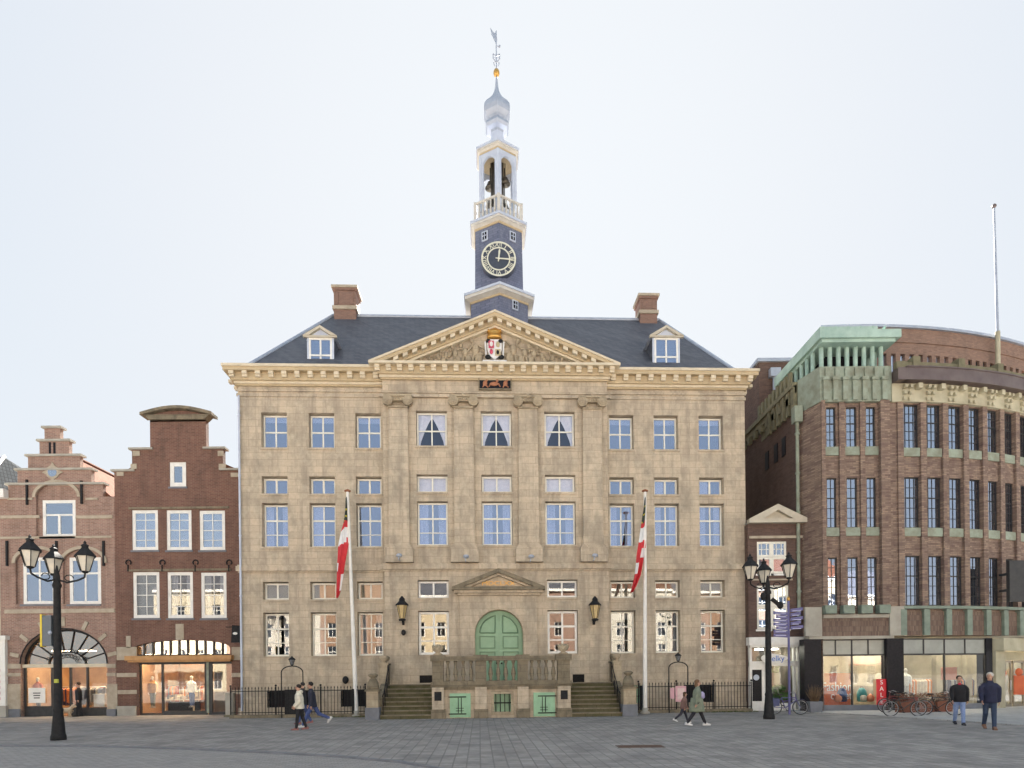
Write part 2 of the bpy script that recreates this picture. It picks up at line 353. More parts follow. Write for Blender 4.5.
# ------------------------------------------------------------------ the ground
PAVE=BM('dark_paving_setts',(.43,.40,.375),(.26,.243,.23),(.13,.122,.117),.30,.30,.018,stain=(.15,.143,.138),stain_amt=.9,stain_scale=.9,fine=.5,rough=.75,bmp=.7,streak=False,offset=0)
ROADM=BM('street_bricks',(.40,.375,.355),(.27,.252,.24),(.14,.135,.13),.22,.11,.010,fine=.4,stain=(.34,.315,.28),stain_amt=.5,stain_scale=.3,rough=.8,bmp=.4,streak=False)
SLABM=BM('pale_pavement_slabs',(.46,.45,.44),(.38,.375,.37),(.22,.21,.2),.45,.3,.010,stain=(.2,.19,.18),stain_amt=.4,stain_scale=.5,rough=.8,bmp=.2,streak=False)
def planar(m):   # ground patterns use x,y instead of x+y,z
    nt=m.node_tree; tc=next(n for n in nt.nodes if n.type=='TEX_COORD')
    cb=next(n for n in nt.nodes if n.type=='COMBXYZ')
    sp=next(n for n in nt.nodes if n.type=='SEPXYZ')
    rt=nt.nodes.new('ShaderNodeMapping'); rt.inputs['Rotation'].default_value=(0,0,R({'dark_paving_setts':-3}.get(m.name,0)))
    nt.links.new(tc.outputs['Object'],rt.inputs[0]); nt.links.new(rt.outputs[0],sp.inputs[0])
    nt.links.new(sp.outputs[0],cb.inputs[0]); nt.links.new(sp.outputs[1],cb.inputs[1])
for q in (PAVE,ROADM,SLABM): planar(q)
m=M(); m.add([(-300,-200,0),(300,-200,0),(300,400,0),(-300,400,0)],[(0,1,2,3)])
tag(m.build('ground',PAVE),kind='structure')
def sheet(name,pts,z,mat,t=None):
    m=M(); m.add([(p[0],p[1],z) for p in pts],[tuple(range(len(pts)))]); return tag(m.build(name,mat),kind='structure')
sw=[G(797,712.3),G(850,714.5),G(905,718),G(960,721.5),G(1040,727)]
swp=sw+[(sw[-1][0]+14,sw[-1][1]-3),(45,34),(14.5,34)]
m=M(); m.prism(swp[::-1],0.004,.035,0,'z'); tag(m.build('pavement',SLABM),kind='structure')
kb=[G(-60,746),G(0,746.5),G(90,747),G(180,749.5),G(260,753),G(340,757.5),G(400,763),G(470,775),G(520,800)]
sheet('road',kb+[(2,-15),(-60,-15),(-60,kb[0][1])],.004,ROADM)
m=M()
for a,b in zip(kb[:-1],kb[1:]):
    m.prism([(a[0],a[1]-.06),(b[0],b[1]-.06),(b[0],b[1]+.06),(a[0],a[1]+.06)],.0,.05,0,'z')
tag(m.build('kerb',BLUEST),kind='structure')
# ------------------------------------------------------------------ town hall
A0=R(2.4); TO=(-0.965+.27*math.cos(A0),31.5+.27*math.sin(A0))
T=Fr(TO[0],TO[1],A0)
th=thing('town_hall','large sandstone town hall with a triangular pediment and a slate clock tower','town hall',(TO[0],TO[1],0),A0)
HW=12.87; RW=5.64; RP=-.35; DEP=12.5
ZA=(13.45,15.22); ZB=(11.14,12.03); ZC=(8.48,10.69); ZD=(5.84,6.74); ZE=(3.0,5.2)
SC=[-11.1,-8.75,-6.43,6.43,8.75,11.1]; SH=.64; CCn=[-3.22,0.02,3.22]; CHf=.77
ZTOP=17.0
# walls
m=M()
wh=[(c-SH,c+SH,a,b) for c in SC for a,b in (ZA,ZB,ZC,ZD,ZE)]
bw=[(-11.55,-9.3,.35,1.3),(-7.9,-6.0,.35,1.3),(6.0,7.6,.25,1.35),(9.55,11.05,.35,1.35)]
m.grid([(-HW,-RW,0,ZTOP)],[h for h in wh+bw if h[1]<0],0,.5); m.grid([(RW,HW,0,ZTOP)],[h for h in wh+bw if h[0]>0],0,.5)
DU0,DU1=T.rect(475,523,610,660,RP)[:2]; DC=(DU0+DU1)/2; DH=(DU1-DU0)/2; DZS=T.z(634,499,RP); DZT=T.z(610,499,RP)
ch=[(c-CHf,c+CHf,a,b) for c in CCn for a,b in (ZA,ZB,ZC)]+[(c-CHf,c+CHf,a,b) for c in (-3.22,3.27) for a,b in (ZD,ZE)]+[(DU0,DU1,1.45,DZT)]
ch+= [(-3.95,-3.15,1.6,1.98),(3.75,4.35,1.55,1.95)]
m.grid([(-RW,RW,0,ZTOP)],ch,RP,.5)
spandrel(m,DU0,DU1,DZS,DZT,RP,.3)
m.box(-HW,-HW+.5,.5,DEP,0,ZTOP); m.box(HW-.5,HW,.5,DEP,0,ZTOP); m.box(-HW,HW,DEP,DEP+.4,0,ZTOP)
m.build('wall',STONE,th)
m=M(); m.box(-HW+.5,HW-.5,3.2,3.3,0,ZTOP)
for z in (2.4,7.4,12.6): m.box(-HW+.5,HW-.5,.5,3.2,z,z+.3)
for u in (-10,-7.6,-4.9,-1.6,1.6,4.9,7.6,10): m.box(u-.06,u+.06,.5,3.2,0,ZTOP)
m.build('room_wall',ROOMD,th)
# string courses and mouldings
def band(rows,pr0,cen=True,wings=True):
    jobs=[]
    if wings: jobs+=[(-HW,-RW,0,1,0),(RW,HW,0,0,1)]
    if cen: jobs+=[(-RW,RW,RP,1,1)]
    for u0,u1,y,l,r in jobs:
        m=M()
        for z0,z1,pr in rows: m.box(u0-pr*l,u1+pr*r,y-pr,y-.002,z0,z1)
        m.build('string_course',STONE,th)
z=T.z(568,498); band([(z-.12,z+.12,.14),(z+.12,z+.2,.08),(z-.2,z-.12,.06)],0); band([(0,.45,.1)],0)
band([(T.z(397,300),T.z(394,300),.05)],0,cen=False); band([(T.z(392,300),T.z(390,300),.07)],0,cen=False)
band([(T.z(399,498,RP)+.02,T.z(397,498,RP)+.07,.14)],0,wings=False); band([(T.z(394,498,RP),T.z(392,498,RP),.06)],0,wings=False)
# windows
PAT={-11.1:('half',None),-8.75:('half',None)}
for i,c in enumerate(SC):
    lw=.30
    cur=['half','half',None,'full','half','half'][i]
    window(th,c-SH+.02,c+SH-.02,ZA[0]+.02,ZA[1]-.04,lw,2,[(.5,.07)],.08,.07,GLU,WHITE2,'blind',CURT,sill=(STONE,-.05))
    window(th,c-SH+.02,c+SH-.02,ZB[0]+.02,ZB[1]-.04,lw,2,[],.09,.09,GLU,WHITE2,'half' if i in(4,5) else None,sill=(STONE,-.05))
    window(th,c-SH+.02,c+SH-.02,ZC[0]+.02,ZC[1]-.04,lw,2,[(.30,.04),(.63,.08)],.08,.06,GLU,WHITE2,['drape','half',None,'drape','drape','drape'][i],sill=(STONE,-.05))
    window(th,c-SH+.02,c+SH-.02,ZD[0]+.02,ZD[1]-.04,lw,2,[],.09,.08,GLL,WHITE2,['full','half','full','full','full','full'][i],BLIND,sill=(STONE,-.05))
    window(th,c-SH+.02,c+SH-.02,ZE[0]+.02,ZE[1]-.04,lw,2,[(.31,.04),(.64,.08)],.08,.06,GLL,WHITE2,['drape','half','drape','blind','drape','half'][i],sill=(STONE,-.05))
for c in CCn:
    y=RP+.22
    window(th,c-CHf+.02,c+CHf-.02,ZA[0]+.02,ZA[1]-.04,y,2,[(.47,.06)],.08,.06,GLC,WHITE2,'tri',sill=(STONE,RP-.05))
    window(th,c-CHf+.02,c+CHf-.02,ZB[0]+.02,ZB[1]-.04,y,2,[],.09,.08,GLC,WHITE2,'full',sill=(STONE,RP-.05))
    window(th,c-CHf+.02,c+CHf-.02,ZC[0]+.02,ZC[1]-.04,y,2,[(.30,.04),(.63,.08)],.08,.06,GLU,WHITE2,'drape',sill=(STONE,RP-.05))
for c in (-3.22,3.27):
    window(th,c-CHf+.02,c+CHf-.02,ZD[0]+.02,ZD[1]-.04,RP+.2,2,[],.09,.08,GLL,WHITE,sill=(STONE,RP-.05))
    window(th,c-CHf+.02,c+CHf-.02,ZE[0]+.02,ZE[1]-.04,RP+.2,2,[(.32,.06),(.64,.1)],.11,.09,GLL,WHITE,sill=(STONE,RP-.05))
# basement windows with bars
for k,(a,b,c,d) in enumerate(bw):
    m=M(); n=int((b-a)/.17)
    for i in range(n+1): u=a+(b-a)*i/n; m.tube((u,-.03,c),(u,-.03,d),.016,n=5)
    for z in (c+.12,(c+d)/2,d-.1): m.box(a,b,-.05,-.02,z-.015,z+.015)
    g=m.build('window_grille',BLACKM,th)
    m=M(); m.box(a,b,.25,.3,c,d); m.build('cellar_shutter',GREEN2 if k==2 else BLACKG,g)
for a,b,c,d in ((-3.95,-3.15,1.6,1.98),(3.75,4.35,1.55,1.95)):
    m=M(); m.box(a,b,RP+.12,RP+.15,c,d)
    for i in range(6): m.box(a,b,RP+.06,RP+.11,c+.03+i*.06,c+.05+i*.06)
    m.build('vent_grate',BLACKM,th)
# pilasters
for c in (-4.85,-1.61,1.61,4.85):
    zb=T.z(560,498,RP)-.05; z1=T.z(546,498,RP); z2=T.z(409,498,RP); z3=T.z(397.5,498,RP)
    m=M(); w0=.52; w1=.47; y=RP-.2
    m.add([(c-w0,y,z1),(c+w0,y,z1),(c+w0,RP-.002,z1),(c-w0,RP-.002,z1),(c-w1,y+.03,z2),(c+w1,y+.03,z2),(c+w1,RP-.002,z2),(c-w1,RP-.002,z2)],
          [(0,1,5,4),(1,2,6,5),(3,0,4,7),(4,5,6,7)])
    p=m.build('pilaster',STONE,th)
    m=M(); m.box(c-.68,c+.68,RP-.36,RP-.003,z-.0+.2 if False else T.z(567,498,RP)+.2,z1-.12); m.box(c-.62,c+.62,RP-.3,RP-.003,z1-.12,z1-.03); m.box(c-.57,c+.57,RP-.25,RP-.003,z1-.03,z1+.03)
    m.build('pilaster_base',STONE,p)
    m=M(); m.box(c-.68,c+.68,RP-.34,RP-.003,z3-.1,z3); m.box(c-.55,c+.55,RP-.27,RP-.003,z3-.3,z3-.1)
    m.box(c-.5,c+.5,RP-.25,RP-.003,z2-.06,z2+.02)
    for s in (-1,1):
        for r,dy in ((.25,.0),(.17,-.04),(.09,-.07)): m.tube((c+s*.5,RP-.34+dy,z3-.3),(c+s*.5,RP-.05,z3-.3),r,r,14,0,True)
    for k in range(5): m.ell((c-.24+k*.12,RP-.28,z3-.2),(.045,.05,.08),6,4)
    m.ell((c,RP-.3,z3-.02),(.11,.07,.11),8,5)
    m.build('capital',STONE_M,p)
# cornice
OV=.58; zt=T.z(363.5,300,-OV); m=M()
def corn(m,u0,u1,y,zt,l=True,r=True,mod=.62,low=False):
    if low:
        m.box(u0-OV,u1+OV,y-OV,y+.5,zt-.12,zt,1); zt+=.18
    e0=OV if l else 0; e1=OV if r else 0
    if not low: m.box(u0-e0,u1+e1,y-OV,y+.5,zt-.13,zt,1)
    if not low: m.box(u0-e0+.05*l,u1+e1-.05*r,y-OV+.06,y+.5,zt-.30,zt-.13,0)
    m.box(u0-e0*.35,u1+e1*.35,y-.28,y-.002,zt-.68,zt-.302,0); m.box(u0-e0*.22,u1+e1*.22,y-.17,y-.002,zt-.80,zt-.68,1); m.box(u0-e0*.12,u1+e1*.12,y-.1,y-.003,zt-.88,zt-.80,0)
    L=(u1+e1*.8)-(u0-e0*.8); n=round(L/mod)
    for i in range(n):
        u=u0-e0*.8+L*(i+.5)/n; m.box(u-.12,u+.12,y-OV+.1,y-.28,zt-.46,zt-.302,1); m.box(u-.12,u+.12,y-.42,y-.281,zt-.58,zt-.461,1)
corn(m,-HW,-RW,0,zt,True,False); corn(m,RW,HW,0,zt,False,True)
for s in (-1,1):   # returns along the side walls
    u=s*HW
    a,b=sorted((u,u+s*(OV-.002))); m.box(a,b,.5,DEP,zt-.299,zt-.001,0)
    a,b=sorted((u,u+s*.28)); m.box(a,b,0,DEP,zt-.68,zt-.3,0)
    for i in range(16): 
        a,b=sorted((u+s*.28,u+s*.66)); m.box(a,b,.5+i*.7,.75+i*.7,zt-.46,zt-.3,1)
m.box(-HW,HW,.5,DEP,zt-.3,zt-.02)
m.build('cornice',[STONE_C,CREAM],th)
# pediment
m=M(); zc=T.z(361.5,498,RP-OV)
y=RP-.02; corn(m,-RW,RW,y,zc,True,True,.56,True)
ea=RW+OV; ap=T.z(309.5,495,RP-OV); slope=(ap-zc)/(ea+.0)
def rake(s,d0,d1,ya,yb,mi,m=m):
    # strip between offsets d0..d1 below the outer raking edge
    k=math.sqrt(1+slope*slope)
    pts=[(s*(ea+.15),zc-d0*k+.0),(0,ap-d0*k),(0,ap-d1*k),(s*(ea+.15),zc-d1*k)]
    pts=[(u,max(z,zc-.0)) if False else (u,z) for u,z in pts]
    # clip under zc
    def clip(d): return (s*((ap-d*k-zc)/slope),zc)
    pts=[clip(d0),(0,ap-d0*k),(0,ap-d1*k),clip(d1)]
    m.prism(pts if s>0 else pts[::-1],ya,yb,mi)
for s in (-1,1):
    rake(s,0,.10,y-OV,y+.4,1); rake(s,.10,.26,y-OV+.06,y+.4,0); rake(s,.262,.50,y-.24,y+.3,0); rake(s,.50,.60,y-.15,y+.25,1)
    n=12; k=math.sqrt(1+slope*slope)
    for i in range(n):
        u=s*(ea*.9)*(i+.5)/n; z0=ap-abs(u)*slope-.262*k
        if z0-.2<zc: continue
        m.prism([(u-.12,z0+s*.12*slope),(u+.12,z0-s*.12*slope),(u+.12,z0-s*.12*slope-.17),(u-.12,z0+s*.12*slope-.17)][::-1],y-OV+.1,y-.25,1)
m.build('pediment',[STONE_C,CREAM],th)
m=M(); m.prism([(-ea+1,zc),(ea-1,zc),(0,ap-.35)],y+.12,y+.3); m.build('tympanum',STONE,th)
# carved figures
m=M(); rr=random.Random(3); fy=y+.02
def figure(u,z0,h,lean=0):
    m.ell((u,fy,z0+h*.62),(h*.13,.12,h*.2),8,5); m.ell((u+lean*h*.25,fy-.05,z0+h*.9),(h*.075,.09,h*.09),8,5)
    for s in (-1,1):
        m.tube((u+s*h*.06,fy,z0+h*.45),(u+s*h*(.1+rr.random()*.08),fy,z0),h*.055,h*.035,6)
        m.tube((u+s*h*.1,fy-.03,z0+h*.75),(u+s*h*(.22+rr.random()*.14),fy-.04,z0+h*(.45+rr.random()*.55)),h*.04,h*.025,6)
    m.ell((u-lean*h*.2,fy+.03,z0+h*.3),(h*.16,.07,h*.26),8,5)
for u,h in ((-.95,1.35),(.95,1.35),(-1.5,1.1),(1.5,1.1),(-1.95,.98),(1.95,.98),(-2.4,.85),(2.4,.85),(-2.85,.75),(2.85,.75),(-3.3,.6),(3.3,.6),(-3.75,.48),(3.75,.48),(-4.2,.35),(4.2,.35)):
    figure(u+rr.uniform(-.06,.06),zc+.02,h*1.05,rr.choice((-1,1))*(.3+rr.random()*.6))
for k in range(60):
    u=rr.uniform(-4.3,4.3); hm=(ap-.75-abs(u)*slope-zc); 
    if hm>.2: m.ell((u,fy+.05,zc+rr.uniform(.05,hm*.8)),(rr.uniform(.05,.16),.1,rr.uniform(.05,.13)),7,4)
m.build('carved_relief',STONE_M,th)
# coat of arms
u,z0=T.p(494.5,351,y); RED=PM('heraldic_red',(.55,.07,.13),(.45,.05,.1),8,.5)
m=M(); sh=[(-.36,.5),(.36,.5),(.36,.0),(.26,-.3),(0,-.5),(-.26,-.3),(-.36,0)]
m.prism([(u+a,z0+b) for a,b in sh][::-1],y-.16,y+.1,0)
m.box(u-.30,u-.03,y-.19,y-.161,z0+.05,z0+.42,1); m.box(u+.03,u+.30,y-.19,y-.161,z0-.32,z0+.0,2)
m.ell((u-.16,y-.2,z0+.25),(.09,.03,.13),8,5,0); m.ell((u+.17,y-.18,z0+.24),(.1,.04,.15),8,5,2); m.ell((u-.16,y-.18,z0-.12),(.09,.04,.14),8,5,1); m.ell((u+.16,y-.2,z0-.16),(.07,.03,.11),8,5,3)
for s in (-1,1):
    m.ell((u+s*.30,y-.12,z0+.42),(.14,.08,.12),8,5,3); m.ell((u+s*.33,y-.12,z0-.36),(.16,.08,.12),8,5,3); m.tube((u+s*.46,y-.1,z0+.4),(u+s*.42,y-.1,z0-.4),.05,.04,6,0)
m.box(u-.6,u+.6,y-.14,y+.1,z0-.62,z0-.52,0)
ca=m.build('coat_of_arms',[PM('heraldic_white',(.75,.75,.74),(.6,.6,.6),9,.5),RED,PM('heraldic_ochre',(.5,.42,.25),(.4,.33,.2),9,.5),BLACKM],th)
m=M(); m.lathe([(.36,.0),(.36,.14),(.3,.16),(.38,.3),(.36,.36),(.2,.48),(.05,.52)],(u,y-.02,z0+.62),12,0,sy=.5); m.ell((u,y-.02,z0+1.2),(.08,.08,.09),8,5)
for k in range(5): m.ell((u-.3+k*.15,y-.12,z0+.98),(.05,.05,.09),6,4)
m.build('crown',GOLD,ca)
# dark relief panel
a,b,c,d=T.rect(479.5,510.5,379.5,389.5,RP); m=M(); m.box(a,b,RP-.1,RP-.002,c,d,0)
m.box(a-.05,b+.05,RP-.13,RP-.002,c-.06,c,2); m.box(a-.05,b+.05,RP-.13,RP-.002,d,d+.05,2); m.box(a-.05,a,RP-.13,RP-.002,c,d,2); m.box(b,b+.05,RP-.13,RP-.002,c,d,2)
cm_=(c+d)/2
for q in (-.5,.52):
    uu=(a+b)/2+q; m.ell((uu,RP-.12,cm_),(.12,.05,.14),8,5,1); m.ell((uu+.08,RP-.13,cm_+.14),(.06,.04,.06),8,5,1); m.tube((uu,RP-.12,cm_-.05),(uu+.15,RP-.12,cm_-.2),.04,.03,6,1); m.tube((uu-.05,RP-.12,cm_-.05),(uu-.12,RP-.12,cm_-.2),.04,.03,6,1)
m.ell(((a+b)/2-.05,RP-.13,cm_-.03),(.22,.05,.11),10,5,1); m.ell(((a+b)/2+.1,RP-.14,cm_+.12),(.07,.04,.09),8,5,1); m.tube(((a+b)/2-.22,RP-.12,cm_),((a+b)/2-.3,RP-.12,cm_-.17),.04,.03,6,1); m.tube(((a+b)/2+.16,RP-.12,cm_),((a+b)/2+.26,RP-.12,cm_-.17),.04,.03,6,1)
m.build('relief_panel',[BLACKG,PM('red_gold_relief',(.40,.17,.09),(.3,.12,.06),9,.5),STONE_D],th)
# door surround + door
a,b=T.rect(460,537,600,650,RP)[:2]; z1=T.z(592,498,RP)
m=M(); m.grid([(a,b,1.45,z1)],[(DU0-.02,DU1+.02,1.45,DZT+.02)],RP-.12,RP-.002); spandrel(m,DU0-.02,DU1+.02,DZS,DZT+.02,RP-.12,RP-.003)
pts=[(DU0-.02+ (0),1.45)]
n=18; R0=(DU1-DU0)/2+.02
for i in range(n):
    t0,t1=math.pi*i/n,math.pi*(i+1)/n
    q=lambda r,t:(DC+r*math.cos(t),DZS+(DZT+.02-DZS)/R0*r*math.sin(t))
    m.prism([q(R0,t0),q(R0+.1,t0),q(R0+.1,t1),q(R0,t1)][::-1],RP-.16,RP-.118)
m.box(a-.12,a+.12,RP-.18,RP-.003,1.45,1.8); m.box(b-.12,b+.12,RP-.18,RP-.003,1.45,1.8)
m.build('doorway_surround',STONE,th)
a,b=T.rect(452,545,590,592,RP-.4)[:2]; c=(a+b)/2; zb=T.z(592,498,RP-.4); za=T.z(588,498,RP-.4); zp=T.z(568.5,498,RP-.4)
m=M(); m.box(a,b,RP-.5,RP-.002,za-.08,za+.07,1); m.box(a+.1,b-.1,RP-.35,RP-.003,zb-.02,za-.08); m.box(a+.25,b-.25,RP-.22,RP-.003,zb-.14,zb-.02)
m.prism([(a+.4,za+.07),(b-.4,za+.07),(c,zp-.2)],RP-.14,RP-.003)
for s,e in ((-1,a),(1,b)):
    P=[(e,za+.07),(c,zp),(c,zp-.2),(e-s*.55,za+.07)]; m.prism(P if s>0 else P[::-1],RP-.5,RP-.004,1)
    P=[(e-s*.55,za+.071),(c,zp-.2),(c,zp-.32),(e-s*.85,za+.071)]; m.prism(P if s>0 else P[::-1],RP-.34,RP-.005,0)
dp=m.build('door_pediment',[STONE,STONE_D],th)
text('year_inscription','MDCLXX',.30,GOLD,dp,(c+.0,RP-.15,T.z(583.5,498,RP-.14)),sx=1.35)
m=M(); 
P=[(DU0,1.45),(DU1,1.45)]+[(DC+DH*math.cos(math.pi*i/18),DZS+(DZT-DZS)*math.sin(math.pi*i/18)) for i in range(19)]
m.prism(P,RP+.3,RP+.36)
dr=m.build('door_frame',GREEN,th)
for s in (-1,1):
    m=M(); x0,x1=(DC-DH+.06,DC-.03) if s<0 else (DC+.03,DC+DH-.06)
    def pan(z0,z1_,ins,m=m,x0=x0,x1=x1):
        m.box(x0+ins,x1-ins,RP+.255,RP+.27,z0,z1_); 
        for (p,q,r_,t) in ((x0+ins,x1-ins,z0,z0+.05),(x0+ins,x1-ins,z1_-.05,z1_),(x0+ins,x0+ins+.05,z0+.05,z1_-.05),(x1-ins-.05,x1-ins,z0+.05,z1_-.05)): m.box(p,q,RP+.20,RP+.255,r_,t,1)
    m.box(x0,x1,RP+.27,RP+.3,1.47,DZS); pan(1.6,3.15,.16); pan(3.3,DZS-.08,.16)
    # leaf head under the arch with a curved panel
    hp=[(DC+s*.03,DZS)]+[(DC+s*(DH-.06)*math.cos(math.pi/2*i/8),DZS+(DZT-DZS-.06)*math.sin(math.pi/2*i/8)) for i in range(9)]
    hp[-1]=(DC+s*.03,hp[-1][1]); m.prism(hp if s>0 else hp[::-1],RP+.27,RP+.3)
    hq=[(DC+s*.19,DZS+.08)]+[(DC+s*(.0+(DH-.25)*math.cos(math.pi/2*i/8)),DZS+.08+(DZT-DZS-.32)*math.sin(math.pi/2*i/8)) for i in range(9)]
    hq=[(DC+s*max(abs(x-DC),.19),z) for x,z in hq]
    for p,q in zip(hq,hq[1:]+hq[:1]): m.tube((p[0],RP+.255,p[1]),(q[0],RP+.255,q[1]),.035,n=5,mi=1)
    lf=m.build('door_leaf',[GREEN,GREEND],th)
    m=M(); m.ell((DC+s*.12,RP+.2,2.55),.045,8,5); m.tube((DC+s*.12,RP+.2,2.55),(DC+s*.12,RP+.27,2.55),.02,n=6); m.build('handle',BLACKM,lf)
# ------------------------------------------------------------------ roof
zr=T.z(318,495,6.2); rl=T.uu(333,315,6.2); rrr=T.uu(659,321,6.2); ez=zt+.0
m=M(); e=.25; q_=-.55
a=(-HW-q_,-e,ez);b=(HW+q_,-e,ez);c=(HW+q_,DEP+.4,ez);d=(-HW-q_,DEP+.4,ez);p=(rl,6.2,zr);q=(rrr,6.2,zr)
m.add([a,b,c,d,p,q],[(0,1,5,4),(1,2,5),(2,3,4,5),(3,0,4),(3,2,1,0)])
rf=m.build('roof',SLATE,th)
m=M(); m.tube(p,q,.11,n=8); m.tube(a,p,.10,n=8); m.tube(b,q,.10,n=8); m.tube(d,p,.1); m.tube(c,q,.1)
m.build('lead_ridge',LEAD,rf)
m=M(); 
m.prism([(-ea-.0,zc-.02),(ea,zc-.02),(0,ap-.02)],y+.38,5.2); m.build('pediment_roof',SLATE,rf)
CB=BM('chimney_brick',(.28,.165,.13),(.19,.11,.085),(.25,.2,.17),.24,.08,.012,stain=(.2,.13,.1),stain_amt=.4,stain_scale=1)
for x0,x1,y0,y1 in ((333,355,280.5,320),(641,658,289,322)):
    u0,u1,_,z1=T.rect(x0,x1,y0,y1,5.5); z1=T.z(y0,(x0+x1)/2,5.2)
    m=M(); m.box(u0,u1,5.7,6.9,zr-2,z1-.28); m.box(u0-.07,u1+.07,5.63,6.97,z1-.28,z1-.14,0); m.box(u0-.13,u1+.13,5.57,7.03,z1-.14,z1,1); m.box(u0-.08,u1+.08,5.62,6.98,zr+.1,zr+.3,1)
    for s in (u0+.12,u1-.3): m.box(s,s+.16,5.66,5.7,zr+.4,z1-.4)
    m.build('chimney',[CB,TRIMST],rf)
for x0,x1,cx in ((306,335.5,320.5),(651.5,681.5,666.5)):
    wd=.62
    u0,u1,_,_=T.rect(x0+1.5,x1-2,340,366,wd); c=(u0+u1)/2; zt2=T.z(336.5,cx,wd); zs=ez+.05; zp=T.z(326,cx,wd-.15)
    dm=M(); dm.box(u0,u1,wd+.08,wd+4.6,zs,zt2,0); 
    d=dm.build('dormer',SLATE,th)
    m=M(); fw=.13
    m.grid([(u0-.02,u1+.02,zs,zt2)],[(u0+.08,u1-.08,zs+.1,zt2-.08)],wd,wd+.079)
    m.prism([(u0-.16,zt2),(u1+.16,zt2),(c,zp)],wd+.02,wd+4.8,0)
    for s,e_ in ((-1,u0-.2),(1,u1+.2)):
        P=[(e_,zt2-.0),(c,zp+.06),(c,zp-.08),(e_-s*.3,zt2)]; m.prism(P if s>0 else P[::-1],wd-.15,wd+.02,1)
    m.box(u0-.2,u1+.2,wd-.12,wd+.02,zt2-.08,zt2-.001,1)
    m.build('dormer_front',[LEADW,CREAM3],d)
    wn=window(d,u0+.08,u1-.08,zs+.1,zt2-.08,wd-.01,2,[(.5,.08)],.09,.08,GLU,WHITE)
    for k in kids(wn):   # keep the tree three levels deep
        k.name='pane'; k.parent=d
# ------------------------------------------------------------------ tower
TW=6.2; TU=T.uu(499.2,260,TW-1.6)
def hz(y,r): return T.z(y,498,TW-r)
PH=-math.pi/2
def hexa(m,prof,mi=0,c=None): m.lathe([(r,z) for r,z in prof],(TU,TW,0) if c is None else c,6,mi,False,PH)
def cornice6(r,rw,zt,th_,nm,r2=None):
    m=M(); hexa(m,[(rw-.05,zt-th_-.12),(rw+.06,zt-th_-.1),(rw+.06,zt-th_)],1); hexa(m,[(rw+.05,zt-th_),(r-.12,zt-th_+.1),(r-.06,zt-th_+.1),(r-.06,zt-.14)],0); hexa(m,[(r,zt-.14),(r,zt),(r-.1,zt+.03),(rw-.2,zt+.12)],2)
    return m.build(nm,[TOWERT,STONE_C,LEADW],th)
z1=hz(281,2.4); z2=hz(209.7,1.95); z3=hz(193.3,1.6); z4=hz(136.7,1.48)
m=M(); hexa(m,[(1.97,17.5),(1.95,z1-.5)]); m.build('tower_base',TSLATE,th)
cornice6(2.4,1.95,z1,.42,'tower_cornice')
m=M(); hexa(m,[(1.66,z1+.0),(1.60,z2-.4)]); sh_=m.build('tower_shaft',TSLATE,th)
cornice6(1.95,1.6,z2,.38,'tower_cornice')
# little shaft windows (on the two front faces)
def face(k,rad,uo,zo):
    """point on face k (0 = front right, -1 = front left) of the hexagon, uo along it"""
    an=R(-60 if k==0 else -120); n=Vector((math.cos(an),math.sin(an),0)); t=Vector((-math.sin(an),math.cos(an),0)); ap_=rad*math.cos(math.pi/6)
    return Matrix.Translation(Vector((TU,TW,zo))+n*ap_+t*uo)@Matrix.Rotation(an+math.pi/2,4,'Z')
for k,py,px in ((0,236,510),(-1,236,486),(0,305,515)):
    rad=1.62 if py<300 else 1.97; zz=T.z(py,498,TW-rad*.75)
    m=M(face(k,rad,(.12 if k==0 else -.12) if py<300 else .05,zz)); m.box(-.2,.2,-.06,.0,-.28,.28,0); m.box(-.13,.13,-.08,-.061,-.2,.2,1); m.box(-.02,.02,-.1,-.081,-.2,.2,0); m.box(-.13,.13,-.1,-.081,-.02,.02,0)
    m.build('tower_window',[LEADW,BLACKG],th)
# balustrade
m=M()
rb=1.58; hexa(m,[(rb+.05,z2+.02),(rb+.05,z2+.15),(rb-.12,z2+.15)]); 
V=[(TU+rb*math.cos(PH+i*math.pi/3),TW+rb*math.sin(PH+i*math.pi/3)) for i in range(6)]
for i in range(6):
    a=Vector(V[i]+(0,)); b=Vector(V[(i+1)%6]+(0,)); m.box(a.x-.09,a.x+.09,a.y-.09,a.y+.09,z2+.1,z3)
    m.tube((a.x,a.y,z3-.07),(b.x,b.y,z3-.07),.085,n=6,sm=False)
    for k in range(1,6):
        q=a.lerp(b,k/6); m.lathe([(.045,0),(.075,.3),(.035,.6),(.06,z3-z2-.25)],(q.x,q.y,z2+.15),6)
m.build('tower_balustrade',[TOWERT],th)
# belfry
rb=1.17; zb=z2+.1; zk=z4-.45; V=[(TU+rb*math.cos(PH+i*math.pi/3),TW+rb*math.sin(PH+i*math.pi/3)) for i in range(6)]
m=M(); hexa(m,[(rb+.04,zb),(rb+.04,zb+.75),(rb-.1,zb+.8)]); 
for i in range(6):
    a=Vector(V[i]+(0,)); b=Vector(V[(i+1)%6]+(0,)); d=(b-a); ln=d.length; ang=math.atan2(d.y,d.x)
    m.tube((a.x,a.y,zb+.7),(a.x,a.y,zk),.12,.11,8)
    mm=M(Matrix.Translation(a)@Matrix.Rotation(ang,4,'Z')); spandrel(mm,.1,ln-.1,zk-1.0,zk-.25,-.06,.06,0,10); mm.box(.0,ln,-.07,.07,zk-.25,zk+.02)
    mm.box(.1,.2,-.05,.05,zb+.7,zk-.2); mm.box(ln-.2,ln-.1,-.05,.05,zb+.7,zk-.2)
    n0=len(m.v); m.v+=mm.v; m.f+=[[j+n0 for j in f] for f in mm.f]; m.m+=mm.m; m.s+=mm.s
m.build('belfry',[LEADW],th)
